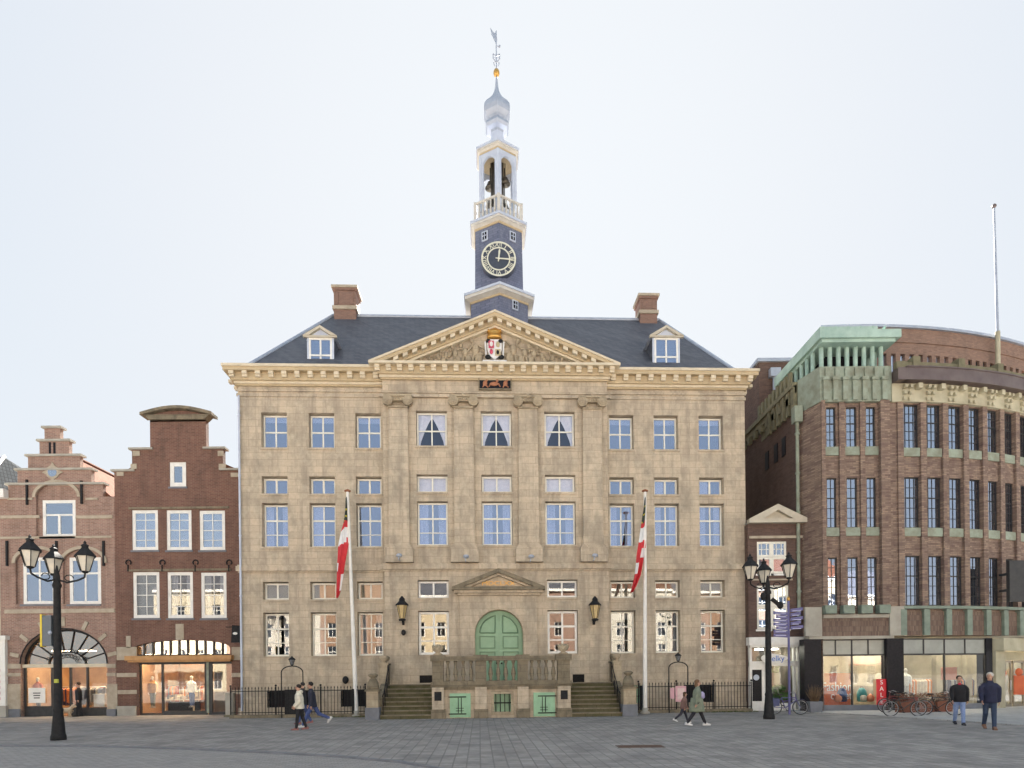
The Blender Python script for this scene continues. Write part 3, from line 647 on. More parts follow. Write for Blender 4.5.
BRONZE=PM('bell_bronze',(.10,.09,.07),(.07,.06,.05),5,.4,.7)
for k,(du,dz,s) in enumerate(((-.45,-1.35,.32),(.45,-1.35,.32),(0,-2.1,.42),(-.4,-2.75,.36),(.42,-2.75,.36),(0,-1.0,.26),(.05,-1.6,.3))):
    m=M(); m.lathe([(s,0),(s*.82,s*.25),(s*.6,s*.8),(s*.5,s*1.1),(s*.2,s*1.25)],(TU+du,TW+(-.25 if k%2 else .1),zk+dz),14); m.tube((TU+du,TW+(-.25 if k%2 else .1),zk+dz+s*1.2),(TU+du,TW+(-.25 if k%2 else .1),zk-.1),.03,n=5)
    m.build('bell',BRONZE,th)
m=M(); hexa(m,[(.42,z2+.3),(.42,z4-.5)]); m.build('bell_frame',BRONZE,th)  # core added to make the inside of the belfry dark
cornice6(1.48,1.2,z4,.32,'tower_cornice')
def dz(y): return T.z(y,498,TW)
m=M(); hexa(m,[(1.1,z4+.05),(.5,z4+.35),(.40,dz(133.5))]); m.build('dome_neck',LEADW,th)
m=M(); prof=[(137,.38),(133,.44),(131.5,.70),(129,.80),(126,.74),(123.5,.60),(121,.66),(117,.84),(113,.90),(109,.86),(105,.70),(101,.47),(97,.29),(92,.16),(87,.11),(82,.075),(78,.06),(73,.045)]
hexa(m,[(r,dz(y_)) for y_,r in prof]); m.build('onion_dome',LEAD,th)
m=M(); m.ell((TU,TW,dz(73)),(.19,.19,.24),14,8); m.build('finial_ball',GOLD,th)
m=M(); m.tube((TU,TW,dz(70)),(TU,TW,dz(31)),.035,n=6)
for s in (-1,1):
    m.path([(TU,TW,dz(56)),(TU+s*.2,TW,dz(54)),(TU+s*.2,TW,dz(59)),(TU+s*.06,TW,dz(61))],.03,5); m.path([(TU,TW,dz(61)),(TU+s*.18,TW,dz(63)),(TU+s*.1,TW,dz(66))],.025,5)
m.tube((TU-.22,TW,dz(58)),(TU+.22,TW,dz(58)),.02,n=5)
u_=lambda x: (x-498)/16.6*1.0+TU
P=[(u_(492),dz(28)),(u_(495.5),dz(33)),(u_(498.5),dz(33.5)),(u_(499),dz(40)),(u_(498.2),dz(45)),(u_(496),dz(40)),(u_(493.5),dz(35))]
m.prism(P,TW-.02,TW+.02); m.ell((u_(501.2),TW,dz(46.5)),.08,8,5); m.tube((TU,TW,dz(46)),(u_(501),TW,dz(46.5)),.025,n=5)
m.build('weather_vane',LEAD,th)
# clock
cu_,cz_=T.p(498.6,260,TW-1.62); yc=TW-1.6-.12; cr_=.99
m=M(); m.tube((cu_,yc+.35,cz_),(cu_,yc,cz_),cr_+.04,cr_+.04,40,0,True,False)
ck=m.build('clock',[DIAL],th)
m=M(); n=48
for i in range(n):
    t0,t1=2*math.pi*i/n,2*math.pi*(i+1)/n
    for ra,rb_ in ((cr_-.07,cr_+.02),(cr_-.38,cr_-.31)): m.prism([(cu_+r*math.cos(t),cz_+r*math.sin(t)) for r,t in ((ra,t0),(ra,t1),(rb_,t1),(rb_,t0))],yc-.02,yc+.01)
m.build('dial_ring',PM('clock_cream',(.72,.72,.6),(.6,.6,.5),6,.5),ck)
CK=bpy.data.materials['clock_cream']
for i,s_ in enumerate(['XII','I','II','III','IIII','V','VI','VII','VIII','IX','X','XI']):
    t=math.pi/2-i*math.pi/6
    o=text('numeral',s_,.36,CK,ck,(cu_+(cr_-.18)*math.cos(t),yc-.015,cz_+(cr_-.18)*math.sin(t)),ext=.012)
    o.rotation_euler=(Matrix.Rotation(-(t-math.pi/2),4,'Y')@Matrix.Rotation(R(90),4,'X')).to_euler()
def hand(t,L,wd):
    m=M(); d=Vector((math.cos(t),0,math.sin(t))); n_=Vector((-math.sin(t),0,math.cos(t))); c=Vector((cu_,yc-.04,cz_))
    pts=[c-d*.18-n_*wd*.5,c-d*.18+n_*wd*.5,c+d*L*.75+n_*wd,c+d*L,c+d*L*.75-n_*wd]
    pts=[(p.x,p.z) for p in pts]; m.prism(pts,yc-.07,yc-.045); m.build('clock_hand',CK,ck)
hand(math.pi/2-R(7),.58,.055); hand(-R(4),.86,.045)
m=M(); m.tube((cu_,yc-.09,cz_),(cu_,yc,cz_),.06,n=10); m.build('hub',CK,ck)
# floodlights on the pilaster bases
for px,py in ((399,557),(465.5,558),(530.5,558),(594,557)):
    u,z=T.p(px,py,RP-.6); m=M(); m.tube((u,RP-.36,z-.14),(u,RP-.7,z-.12),.03,n=6); m.ell((u+.03,RP-.74,z+.05),(.15,.12,.10),10,6); m.tube((u,RP-.72,z-.12),(u,RP-.72,z+.03),.03,n=6)
    m.build('floodlight',LEAD,th)
m=M(); u=T.uu(241,600,-.15)-.02; m.tube((u,-.12,.3),(u,-.12,ZTOP-1),.055,n=8)
for z in (3,6,9,12,15): m.tube((u,-.12,z),(u,-.12,z+.06),.075,n=8)
m.build('downpipe',LEADW,th)

m=M(); m.box(13.6,16.6,12.9,18,0,23.2); m.box(13.5,16.7,12.8,18.1,23.2,23.5); m.build('sun_blocker',STONE,th)  # unseen block added behind the hall to stop sun reaching the paving
# ------------------------------------------------------------------ houses on the left
HL=Fr(-19,33.0,0.0)
def hz_(F): return lambda y,x=120:F.z(y,x)
def lamp_panel(par,x0,x1,y0,y1,z,e=6,c=(1,.72,.42)):
    m=M(); m.box(x0,x1,y0,y1,z-.05,z); return m.build('ceiling_light',EM('shop_light_%d'%len(bpy.data.materials),c,e),par)
# stepped-gable house
F=HL; sg=thing('stepped_gable_house','narrow brick house with a stepped gable, a round attic window and an arched shopfront','house',(F.o[0],F.o[1],0))
g=[(44.5,60,428,441),(39.5,69,441,456),(28,80,456,470),(17.5,91.5,470,485),(8,103,484.5,498),(0,115.6,497,735)]
L=[F.rect(*q) for q in g]; ub=F.uu(0.5,600); ue=F.uu(115.4,600)
sol=[]; 
for i,(a,b,c,d) in enumerate(L):
    if i==5: a,b,c=ub,ue,0
    sol.append((a,b,c-.01,d))
zz=lambda y:F.z(y,56); uu=lambda x:F.uu(x,600)
aw=F.rect(41,74,499.5,536.5); b1=F.rect(21.5,54,557,604); b2=F.rect(68,99.5,557,604); sa=F.rect(21,107,629,710)
zl=zz(666)
sa=(sa[0],sa[1],.0,sa[3])
n1=F.rect(36,78,483,536); n2=F.rect(15.5,59,549,604); n3=F.rect(63,104.5,549,604)
m=M(); m.grid(sol,[n1,n2,n3,sa],0,.25)
m.grid([(n1[0]-.02,n1[1]+.02,n1[2]-.02,n1[3]+.02)],[aw],.12,.35); m.grid([(n2[0]-.02,n3[1]+.02,n2[2]-.02,n2[3]+.02)],[b1,b2],.12,.35)
for n_ in (n1,n2,n3): spandrel(m,n_[0],n_[1],n_[3]-.75,n_[3],0,.119)
spandrel(m,sa[0],sa[1],zz(664),sa[3],0,.25)
m.box(ub,ub+.3,.25,9,0,L[5][3]); m.box(ue-.3,ue,.25,9,0,L[5][3]); m.box(ub,ue,9,9.3,0,L[5][3])
m.build('wall',BRICK1,sg)
def archband(m,u0,u1,zs,zt,wd,y0,y1,mi=0,n=16):
    c=(u0+u1)/2; r=(u1-u0)/2; h=zt-zs
    for i in range(n):
        t0,t1=math.pi*i/n,math.pi*(i+1)/n
        q=lambda k,t:(c+(r+k)*math.cos(t),zs+(h+k)*math.sin(t))
        m.prism([q(0,t0),q(wd,t0),q(wd,t1),q(0,t1)][::-1],y0,y1,mi)
for n_ in (n1,n2,n3):
    m=M(); archband(m,n_[0],n_[1],n_[3]-.75,n_[3],.16,-.07,-.002); m.build('arch_moulding',TRIMST,sg)
m=M(); archband(m,sa[0],sa[1],zz(664),sa[3],.06,-.04,-.002); m.build('arch_moulding',BLACKM,sg)
# trim, copings
for a,b,c,d in sol[:5]:
    m=M(); m.box(a-.12,b+.12,-.1,.35,d-.02,d+.09); m.build('coping',GREYST,sg)
for y0,y1,x0,x1 in ((515.5,518.5,1,40),(515.5,518.5,76,113),(609,613,5,115),(536.5,538.5,0,112),(498,500,8,33),(498,500,86,98),(664,668.5,8,21),(664,668,107,116),(673,676.5,8,21),(673,676,107,116)):
    a,b,c,d=F.rect(x0,x1,y0,y1); m=M(); m.box(a,b,-.05,-.003,c,d); m.build('stone_band',TRIMST,sg)
for i in range(7):
    t=math.pi*(i+.5)/7; c=(sa[0]+sa[1])/2; r=(sa[1]-sa[0])/2; zs=zz(664); h=sa[3]-zs
    m=M(Matrix.Translation((c+(r+.38)*math.cos(t),-.03,zs+(h+.38)*math.sin(t)))@Matrix.Rotation(-t,4,'Y')); m.box(-.24,.24,-.02,.027,-.1,.1); m.build('arch_stone',TRIMST,sg)
for x0,x1 in ((8,21),(107.5,118)):
    a,b,c,d=F.rect(x0,x1,684,709); m=M(); m.box(a,b,-.06,-.003,c,d); m.box(a,b,-.1,-.004,0,c-.002,1); m.build('pier_cladding',[TRIMST,BLUEST],sg)
window(sg,*aw,.13,1,[(.60,.09)],.16,.09,GLH,WHITE,sill=(BLUEST,-.05))
window(sg,*b1,.13,2,[(.66,.1)],.17,.09,GLH,WHITE,sill=(BLUEST,-.05)); window(sg,*b2,.13,2,[(.66,.1)],.17,.09,GLH,WHITE,sill=(BLUEST,-.05))
m=M(); c=(aw[0]+aw[1])/2; zt_=aw[2]+.6*(aw[3]-aw[2]); m.box(c-.06,c+.06,.122,.195,aw[2]+.1,zt_); m.build('window_post',WHITE,sg)
u,z=F.p(53,472.5); m=M(); m.tube((u,.02,z),(u,-.06,z),.36,.36,20,0,True,False); o=m.build('round_window',TRIMST,sg); m=M(); m.tube((u,-.061,z),(u,-.07,z),.24,.24,20,0,True,False); m.build('pane',GLH,o)
for k in range(4):
    t=k*math.pi/2; m=M(Matrix.Translation((u,0,z))@Matrix.Rotation(t,4,'Y')); m.prism([(-.12,.34),(.12,.34),(0,.55)][::-1],-.05,-.003); m.build('keystone',TRIMST,sg)
for x,y0,y1 in ((27.5,480,505),(82,481,504),(7.5,541,566),(57,541,556),(104,541,566)):
    a,z=F.p(x,y0); _,z2_=F.p(x,y1); m=M(); m.box(a-.05,a+.05,-.09,-.01,z2_,z); m.build('wall_anchor',BLACKM,sg)
for x in (50,54.5):
    u,z=F.p(x,448); m=M(); m.box(u-.06,u+.06,-.012,-.002,z-.3,z+.3); m.build('slit',BLACKG,sg)
zr_=L[0][2]; zr_=zz(447); cu0=(L[1][0]+L[1][1])/2
m=M(); m.add([(ub,.2,L[5][3]-.3),(cu0,.2,zr_),(ue+.1,.2,L[5][3]-.3),(ub,9.3,L[5][3]-.3),(cu0,9.3,zr_),(ue+.1,9.3,L[5][3]-.3)],[(0,1,4,3),(1,2,5,4),(0,3,5,2),(3,4,5),(0,2,1)])
rt=m.build('roof',TILE,sg); m=M(); m.tube((cu0,.3,zr_),(cu0,9.3,zr_),.12); m.build('ridge_tiles',TILE,rt)
# shopfront of the stepped gable house
m=M(); w_=.22
m.box(sa[0],sa[1],w_-.12,w_+.12,zl-.08,zl+.10,0)
m.build('lintel',CREAM,sg)
c=(sa[0]+sa[1])/2; zs=zl+.1; R_=(sa[1]-sa[0])/2; Hh=sa[3]-zs-.03
m=M(); archband(m,sa[0]+.1,sa[1]-.1,zs,sa[3]-.1,.1,w_,w_+.06)
for i in range(1,9):
    t=math.pi*i/9; m.tube((c+R_*.42*math.cos(t),w_+.03,zs+Hh*.35*math.sin(t)),(c+R_*.96*math.cos(t),w_+.03,zs+Hh*.96*math.sin(t)),.03,n=5)
archband(m,c-R_*.42,c+R_*.42,zs,zs+Hh*.35,.05,w_,w_+.06)
for i in range(1,9):   # scrolled ironwork
    t=math.pi*i/9
    for k in range(2):
        cx,cz=c+R_*(.27+.18*k)*math.cos(t),zs+.05+Hh*(.22+.14*k)*math.sin(t)
        m.path([(cx+.1*math.cos(a),w_-.02,cz+.1*math.sin(a)) for a in [j*math.pi/4 for j in range(8)]],.018,4)
fl=m.build('fanlight',BLACKM,sg)
m=M(); m.prism(arcpts(c,R_-.03,zs,Hh),w_+.065,w_+.07); m.build('pane',GLF,fl)
x_=[21.5,48.5,67,84,107]; us=[uu(x) for x in x_]
m=M()
for q in us: m.box(q-.05,q+.05,w_-.04,w_+.06,.0,zl-.08)
m.box(us[0],us[1],w_-.03,w_+.05,.0,.55); m.box(us[2]+.0,us[4],w_-.03,w_+.05,.0,.45)
sf=m.build('shopfront_frame',DARKF,sg)
for a,b,z0 in ((us[0],us[1],.55),(us[2],us[3],.45),(us[3],us[4],.45)):
    m=M(); m.box(a+.05,b-.05,w_,w_+.01,z0,zl-.08); m.build('pane',GLS,sf)
m=M(); m.box(ub+.4,ue-.4,5,5.1,0,5.3); m.box(ub+.3,ub+.4,.6,5,0,5.3); m.box(ue-.4,ue-.3,.6,5,0,5.3); m.box(ub+.3,ue-.3,.3,5,5.3,5.4,0); m.box(ub+.3,ue-.3,.3,5,.0,.03,1)
m.build('shop_interior',[ROOMW,DOORW],sg)
m=M(); m.box(ub+.35,ue-.35,.6,.7,5.4,L[5][3]); m.build('room_wall',ROOMD,sg)
for k in range(3): lamp_panel(sg,c-2+k*1.5,c-1.3+k*1.5,1.8,2.3,3.6,14)
m=M(); a,b,c_,d=F.rect(26,43,688,703); m.box(a,b,w_-.06,w_-.045,c_,d); o=m.build('notice',WHITE,sg)
m=M()
for k in range(3): m.box((a+b)/2-.2+k*.02,(a+b)/2+.2-k*.02,w_-.065,w_-.061,d-.3-k*.13,d-.25-k*.13)
m.build('print',BLACKM,o)
# clock-gable (high shoulder) house
hg=thing('high_gable_house','dark red brick house whose gable has a curved stone cap, above a lit shop','house',(F.o[0],F.o[1],0))
ua,ub2=F.uu(115.6,600),F.uu(246,600)
s1=F.rect(115.6,246,470.5,700); s2=F.rect(132,223,449,471); s3=F.rect(150,206,416,449)
sol=[(ua,ub2,0,s1[3]),(s2[0],s2[1],s2[2]-.02,s2[3]),(s3[0],s3[1],s3[2]-.02,s3[3])]
W=[F.rect(132,158,510,550),F.rect(166.5,191.5,510,550),F.rect(199.5,225,510.5,550),F.rect(133,159.5,572,618),F.rect(167.5,193,572,618),F.rect(201,226.5,572.5,618)]
at=F.rect(169.5,186,462,486.5); sh=F.rect(134,230,640,660); so_=(F.uu(139,690),F.uu(232,690),0,F.z(659,180))
hole=[(sh[0],sh[1],so_[3]-.0,sh[3]),so_]
m=M(); m.grid(sol,W+[at]+hole,0,.3); spandrel(m,sh[0],sh[1],F.z(648,180),sh[3],0,.3)
m.box(ua,ua+.3,.3,9,0,s1[3]); m.box(ub2-.3,ub2,.3,9,0,s1[3]); m.box(ua,ub2,9,9.3,0,s1[3])
m.build('wall',BRICK2,hg)
for q in W: window(hg,*q,.04,2,[(.25,.03),(.5,.04),(.75,.03)] ,.17,.04,GLH if q[2]>8 else GLL,WHITE,sill=(BLUEST,-.04),curt='full' if q in W[:3] or q is W[3] else 'drape')
window(hg,*at,.04,1,[],.22,.04,GLH,WHITE,sill=(BLUEST,-.04))
cx=(s3[0]+s3[1])/2; hw=(s3[1]-s3[0])/2
n=14; crv=lambda t:.34*math.sin(math.pi*t)
m=M(); m.prism([(cx-hw,s3[3]-.3),(cx+hw,s3[3]-.3)]+[(cx+hw-2*hw*i/n,s3[3]-.05+crv(.1+.8*(1-i/n))) for i in range(n+1)],0,.3); m.build('gable_head',BRICK2,hg)
m=M(); X_=[cx-(hw+.40)+(2*hw+.80)*i/n for i in range(n+1)]
m.prism([(x,s3[3]-.02+crv(i/n)) for i,x in enumerate(X_)]+[(x,s3[3]+.13+crv(i/n)) for i,x in reversed(list(enumerate(X_)))],-.26,.5)
m.prism([(cx-hw-.0,s3[3]-.22),(cx+hw+.0,s3[3]-.22),(cx+hw+.26,s3[3]+.03),(cx-hw-.26,s3[3]+.03)],-.15,.35)
m.build('gable_cap',STONE_D,hg)
for a,b,z in ((s2[0],s3[0],s2[3]),(s3[1],s2[1],s2[3]),(ua,s2[0],s1[3]),(s2[1],ub2,s1[3])):
    m=M(); m.box(a-.15,b+.15,-.1,.4,z-.02,z+.08); m.build('coping',GREYST,hg)
for x0,x1,y0,y1 in ((133,140,451,456),(218,224,451,456),(131,137,464,469),(219,226,464,470),(117,124,472,476),(231,239,473,477),(176,184,624,640),(126.5,131,636,648),(117,137,647,660),(232,242,647,660),(117,137,673,677),(232,242,673,677),(117,137,690,694),(232,242,690,694)):
    a,b,c,d=F.rect(x0,x1,y0,y1); m=M(); m.box(a,b,-.04,-.003,c,d); m.build('stone_block',TRIMST,hg)
a,b,c,d=F.rect(117,137,706,718); m=M(); m.box(a,b,-.1,-.003,0,d); m.build('stone_foot',GREYST,hg)
for y0,y1,x0,x1 in ((507,509,129,229),(569,571,129,231)):
    a,b,c,d=F.rect(x0,x1,y0,y1); m=M(); m.box(a,b,-.06,-.003,c,d); m.build('ledge',STONE_D,hg)
for x in (129,163,196,229.5):
    u,z=F.p(x,565); m=M(); m.path([(u+.14*math.cos(t),-.06,z+.12+.14*math.sin(t)) for t in [j*math.pi/4-.8 for j in range(7)]],.035,5); m.path([(u-.02,-.06,z),(u-.02,-.06,z-.35)],.035,5); m.build('wall_anchor',BLACKM,hg)
m=M(); m.add([(ua,.2,s1[3]-.1),(cx,.2,s3[2]+.3),(ub2,.2,s1[3]-.1),(ua,9.3,s1[3]-.1),(cx,9.3,s3[2]+.3),(ub2,9.3,s1[3]-.1)],[(0,1,4,3),(1,2,5,4),(0,3,5,2),(3,4,5),(0,2,1)]); m.build('roof',TILE,hg)
# shopfront
z0=so_[3]; m=M(); a,b,c,d=F.rect(125.5,232,655.5,660,-.25); m.box(a,b,-.35,.1,c,d); m.box(a+.1,b-.1,-.25,.1,c-.1,c-.002); m.build('fascia',ORANGEW,hg)
m=M(); nn=11
m.box(sh[0],sh[1],.1,.18,d,d+.08)
for i in range(nn+1):
    q=sh[0]+(sh[1]-sh[0])*i/nn; m.box(q-.035,q+.035,.1,.18,d,sh[3])
fl=m.build('fanlight',DARKF,hg); m=M(); m.box(sh[0],sh[1],.19,.2,d,sh[3]); m.build('pane',GLF,fl)
xs=[139,141.5,161.5,204,210,232]; us=[F.uu(x,690) for x in xs]; yw=.12
m=M()
for q,wd in ((us[0],.06),(us[2],.05),(us[3]+.05,.06),(us[4]-.02,.09)): m.box(q-wd,q+wd,yw-.03,yw+.09,0,c-.1)
m.box(us[0],us[5],yw-.02,yw+.08,c-.22,c-.1); m.box(us[2],us[3],yw,yw+.08,0,.22); m.box(us[4],us[5],yw,yw+.08,0,.15); m.box(us[0],us[2],yw,yw+.08,0,.12)
sf=m.build('shopfront_frame',DARKF,hg)
for a_,b_,z in ((us[0],us[2],.12),(us[2],us[3],.22)):
    m=M(); m.box(a_+.05,b_-.05,yw+.02,yw+.03,z,c-.2); m.build('pane',GLS,sf)
m=M(); m.box(us[4]+.05,us[5]-.02,yw+.02,yw+.03,.15,c-.2); m.build('pane',GLL,sf)
m=M(); m.box(us[3]+.1,us[4]-.1,yw-.05,yw+.05,.1,c-.12); m.build('door_post',COPPERS,sf)
m=M(); m.box(ua+.3,ub2-.3,5.5,5.6,0,4.5); m.box(ua+.3,ua+.4,.5,5.5,0,4.5); m.box(ub2-.4,ub2-.3,.5,5.5,0,4.5); m.box(ua+.3,ub2-.3,.3,5.6,4.3,4.5,0); m.box(ua+.3,ub2-.3,.3,5.6,0,.03,1); m.box(us[4],us[5],.5,.55,0,4.3,0)
m.build('shop_interior',[ROOMW,DOORW],hg)
m=M(); m.box(ua+.3,ub2-.3,.7,.8,4.6,s1[3]); m.build('room_wall',ROOMD,hg)
for k in range(4): lamp_panel(hg,cx-2.6+k*1.2,cx-2.1+k*1.2,1.2,1.6,3.3,16)
m=M(); m.box(cx-.15,cx+.15,5.3,5.48,2.6,3.2); m.box(ua+.5,ub2-1,5.38,5.48,2.9,3.25)
m.build('display_band',EM('orange_shop_panel',(1,.33,.05),1.2),hg)
# neighbour at the left edge
nb=thing('corner_house','white fronted house at the left edge with a dark tiled roof','house',(F.o[0],F.o[1],0))
a=F.uu(-70,600); z=F.z(497,4); m=M(); m.box(a,ub-.02,.0,8,0,z); m.build('wall',CREAM,nb)
m=M(); m.box(a,F.uu(8.5,492)-0,-.35,.0-.003,z-.1,z+.35); m.build('cornice',WHITE,nb)
m=M(); u1=F.uu(9,640); m.box(F.uu(-6,640),u1-.08,-.18,-.003,.6,F.z(640,4)); m.box(F.uu(-6,640),u1,-.25,-.003,0,.6,1); m.box(F.uu(-6,640),u1+.05,-.3,-.003,F.z(640,4),F.z(636,4)); m.build('shop_pilaster',[WHITE,GREYST],nb)
m=M(); 
for k in range(6): m.box(F.uu(-5,690),F.uu(3,690),-.2,-.182,.9+k*.3,1.05+k*.3)
m.build('shop_lettering_panel',RED,nb)
zt_=F.z(457,12,4); ur=F.uu(3,460,2); ue_=F.uu(14,470,2)
m=M(); m.add([(a,-.3,z+.3),(ue_-.0,-.3,z+.3),(ue_+2,4,z+.3),(ue_+2,8,z+.3),(a,8,z+.3),(a,4,zt_),(F.uu(4,457,4),4,zt_)],[(0,1,6,5),(1,2,6),(2,3,6),(3,4,5,6),(4,0,5),(4,3,2,1,0)]); rf=m.build('roof',TILEB,nb)
m=M(); m.tube((ue_,-.3,z+.34),(F.uu(4,457,4),4,zt_+.04),.1,n=6); m.build('hip_tiles',WHITE,rf)
# ------------------------------------------------------------------ narrow white shop house, right of the town hall
FN=Fr(13.5,31.6,0); nh=thing('narrow_pediment_house','narrow brown brick house with a cream pediment squeezed beside the town hall','house',(FN.o[0],FN.o[1],0))
q=FN; a=q.uu(748.5,600); b=q.uu(804,600); zt_=q.z(524,775)
w1=q.rect(757,786.5,541.5,573.5); w2=q.rect(757,788.5,585.5,629); sp=(a+.12,b-.1,0,q.z(645,775))
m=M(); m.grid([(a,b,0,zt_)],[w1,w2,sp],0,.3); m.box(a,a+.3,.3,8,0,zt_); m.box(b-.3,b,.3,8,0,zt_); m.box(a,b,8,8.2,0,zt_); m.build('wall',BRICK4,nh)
m=M(); m.box(a+.3,b-.3,.8,.9,3.6,zt_); m.build('room_wall',ROOM,nh)
for w_ in (w1,w2):
    cx=(w_[0]+w_[1])/2; zm=w_[2]+.52*(w_[3]-w_[2])
    for s in (-1,1):
        x0,x1=(w_[0],cx) if s<0 else (cx,w_[1])
        window(nh,x0,x1,zm,w_[3],.03,3,[(.5,.03)],.11,.035,GLH,WHITE2); window(nh,x0,x1,w_[2],zm-.01,.03,1,[],.11,.03,GLH,WHITE2,'full',CURT,sill=(WHITE,-.05))
m=M(); c=(a+b)/2; zp=q.z(504,775,-.3); m.box(a-.05,b+.1,-.35,0,zt_,zt_+.2); m.prism([(a+.3,zt_+.2),(b-.2,zt_+.2),(c,zp-.3)],-.1,.1)
for s,e_ in ((-1,a-.05),(1,b+.1)):
    P=[(e_,zt_+.2),(c,zp),(c,zp-.3),(e_-s*.75,zt_+.2)]; m.prism(P if s>0 else P[::-1],-.35,.1)
m.build('pediment',CREAM3,nh)
m=M(); m.add([(a,.1,zt_+.1),(c,.1,zp-.1),(b,.1,zt_+.1),(a,8,zt_+.1),(c,8,zp-.1),(b,8,zt_+.1)],[(0,1,4,3),(1,2,5,4),(0,3,5,2),(3,4,5),(0,2,1)]); m.build('roof',LEAD,nh)
for y0,y1,x0,x1 in ((536,538.5,749,802),(579,580.5,752,792)):
    r_=q.rect(x0,x1,y0,y1); m=M(); m.box(r_[0],r_[1],-.08,-.003,r_[2],r_[3]); m.build('ledge',TRIMST,nh)
r_=q.rect(749,804.5,637,645,-.4); m=M(); m.box(r_[0],r_[1],-.45,-.003,r_[2],r_[3]); m.box(r_[0]+.08,r_[1]-.08,-.38,-.004,r_[2]-.1,r_[2]-.002); m.build('shop_cornice',WHITE,nh)
m=M(); z1=r_[2]-.1
u=lambda x:q.uu(x,680); zz=lambda y:q.z(y,775)
for x0,x1 in ((749,751.5),(764.5,771),(793,795),(797,803)): m.box(u(x0),u(x1),-.1,.1,0,z1)
m.box(u(749),u(803),-.08,.1,zz(666),zz(661)); m.box(u(751.5),u(764.5),-.05,.05,0,zz(701)); m.box(u(751.5),u(764.5),-.05,.05,zz(669.5),zz(666)); m.box(u(761.5),u(764.5),-.05,.05,zz(701),zz(669.5)); m.box(u(771),u(793),-.08,.1,0,zz(703))
sf=m.build('shopfront_frame',WHITE,nh)
m=M(); m.box(u(751.5),u(761.5),-.02,-.01,zz(701),zz(669.5)); dd=m.build('door',BLACKG,nh)
m=M(); cx_,cz_2=q.p(756,677.5); m.tube((cx_,-.03,cz_2),(cx_,-.045,cz_2),.15,.15,16,0,True,False); m.build('sticker',LEADW,dd)
for r4 in ((u(771),u(793),zz(703),zz(666)),(u(751.5),u(797),zz(661),z1)):
    m=M(); m.box(r4[0],r4[1],.0,.01,r4[2],r4[3]); m.build('pane',GLS,sf)
m=M(); m.box(a+.3,b-.3,3,3.1,0,3.4); m.box(a+.25,a+.35,.3,3,0,3.4); m.box(b-.35,b-.25,.3,3,0,3.4); m.box(a+.25,b-.25,.15,3,3.3,3.4); m.build('shop_interior',ROOM,nh)
m=M(); m.box(a+.5,b-.5,.6,1.1,.5,.9,0); 
for k in range(26): m.ell((random.uniform(u(772),u(792)),random.uniform(.5,1.2),random.uniform(.9,1.2)),(.16,.14,.13),7,4,0)
for k in range(16): m.ell((random.uniform(u(774),u(788)),random.uniform(.8,1.3),random.uniform(2.0,2.7)),(.18,.15,.15),7,4,0)
m.build('window_display',PM('green_display',(.10,.22,.05),(.04,.10,.03),5,.7),nh)
lamp_panel(nh,c-.5,c+.5,1.0,1.6,3.2,5,(1,.95,.8))
sx,sz=q.p(775,658.5,-.35); m=M(); n=28
m.prism([(sx+.66*math.cos(2*math.pi*i/n)+.03*math.cos(6*math.pi*i/n),sz+.26*math.sin(2*math.pi*i/n)+.05*math.cos(4*math.pi*i/n+1)) for i in range(n)],-.36,-.30)
so2=m.build('shop_sign',WHITE,nh); BLUEP=PM('sign_blue',(.03,.16,.55),(.025,.13,.48),6,.5)
text('lettering','welky',.40,BLUEP,so2,(sx,-.37,sz-.01),ext=.006)
# ------------------------------------------------------------------ brick department store
ds=thing('department_store','large brown brick department store with a curved front and a copper roofed corner','department store',(0,0,0))
Y0=30.4; FD=Fr(0,Y0,0); FDs=FD; X0,X1=15.25,18.70; Cc=(18.70,Y0+20.0); RR=20.0
zy=lambda y,x=855:FD.z(y,x)
Z={k:zy(k) for k in (332,341,349,367,373,385,401,403,404,406,446,448,455,456,477,527,528,536,556,557,606,607,610,617,636,640,655,706)}
S0=zy(636)
# corner tower front
xs=[q for q in (FD.uu(828,480),FD.uu(837.5,480),FD.uu(848,480),FD.uu(858.5,480),FD.uu(868,480),FD.uu(877.5,480))]
rows3=[(Z[446],Z[406]),(Z[527],Z[477]),(Z[606],Z[557])]
m=M(Matrix.Translation((0,Y0,0)))
holes=[(xs[2*i],xs[2*i+1],a,b) for i in range(3) for a,b in rows3]
m.grid([(X0,X1,S0,Z[401]+.3)],holes,.12,.6)
for a,b in ((X0,xs[0]-.12),(xs[1]+.12,xs[2]-.12),(xs[3]+.12,xs[4]-.12),(xs[5]+.12,X1-.0)):
    m.box(a,b,0,.119,Z[607],Z[401])
for a,b in ((X0,X0+.18),(FD.uu(880,480),FD.uu(889,480))): m.box(a,b,-.12,-.001,Z[607],Z[401])
m.build('corner_wall',BRICK3,ds)
# chamfer and side wall
XL,YL=14.8,31.75
m=M(); m.prism([(XL,YL),(X0,Y0),(X0+.3,Y0+.5),(XL+.3,YL+.3)],0,Z[401],0,'z'); m.build('chamfer_wall',BRICK3,ds)
zsd=zy(385,800)+.9
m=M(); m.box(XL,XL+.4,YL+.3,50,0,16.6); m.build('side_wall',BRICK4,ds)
m=M(); m.box(XL-.25,XL+.4,YL+.1,50,16.6,16.85); m.box(XL-.12,XL+.4,YL+.1,50,16.3,16.6)
for k in range(18): m.box(XL-.2,XL,YL+.6+k*.9,YL+1.0+k*.9,15.9+.0,16.3) 
for k in range(9): m.box(XL-.15,XL,YL+.6+k*.5,YL+.85+k*.5,16.9,17.6)
m.build('side_ledge',MOSSC,ds)
for y_ in (33.2,34.2,35.4):
    m=M(); m.box(XL-.04,XL-.003,y_,y_+.45,13.6,14.6); m.build('side_window',BLACKG,ds)
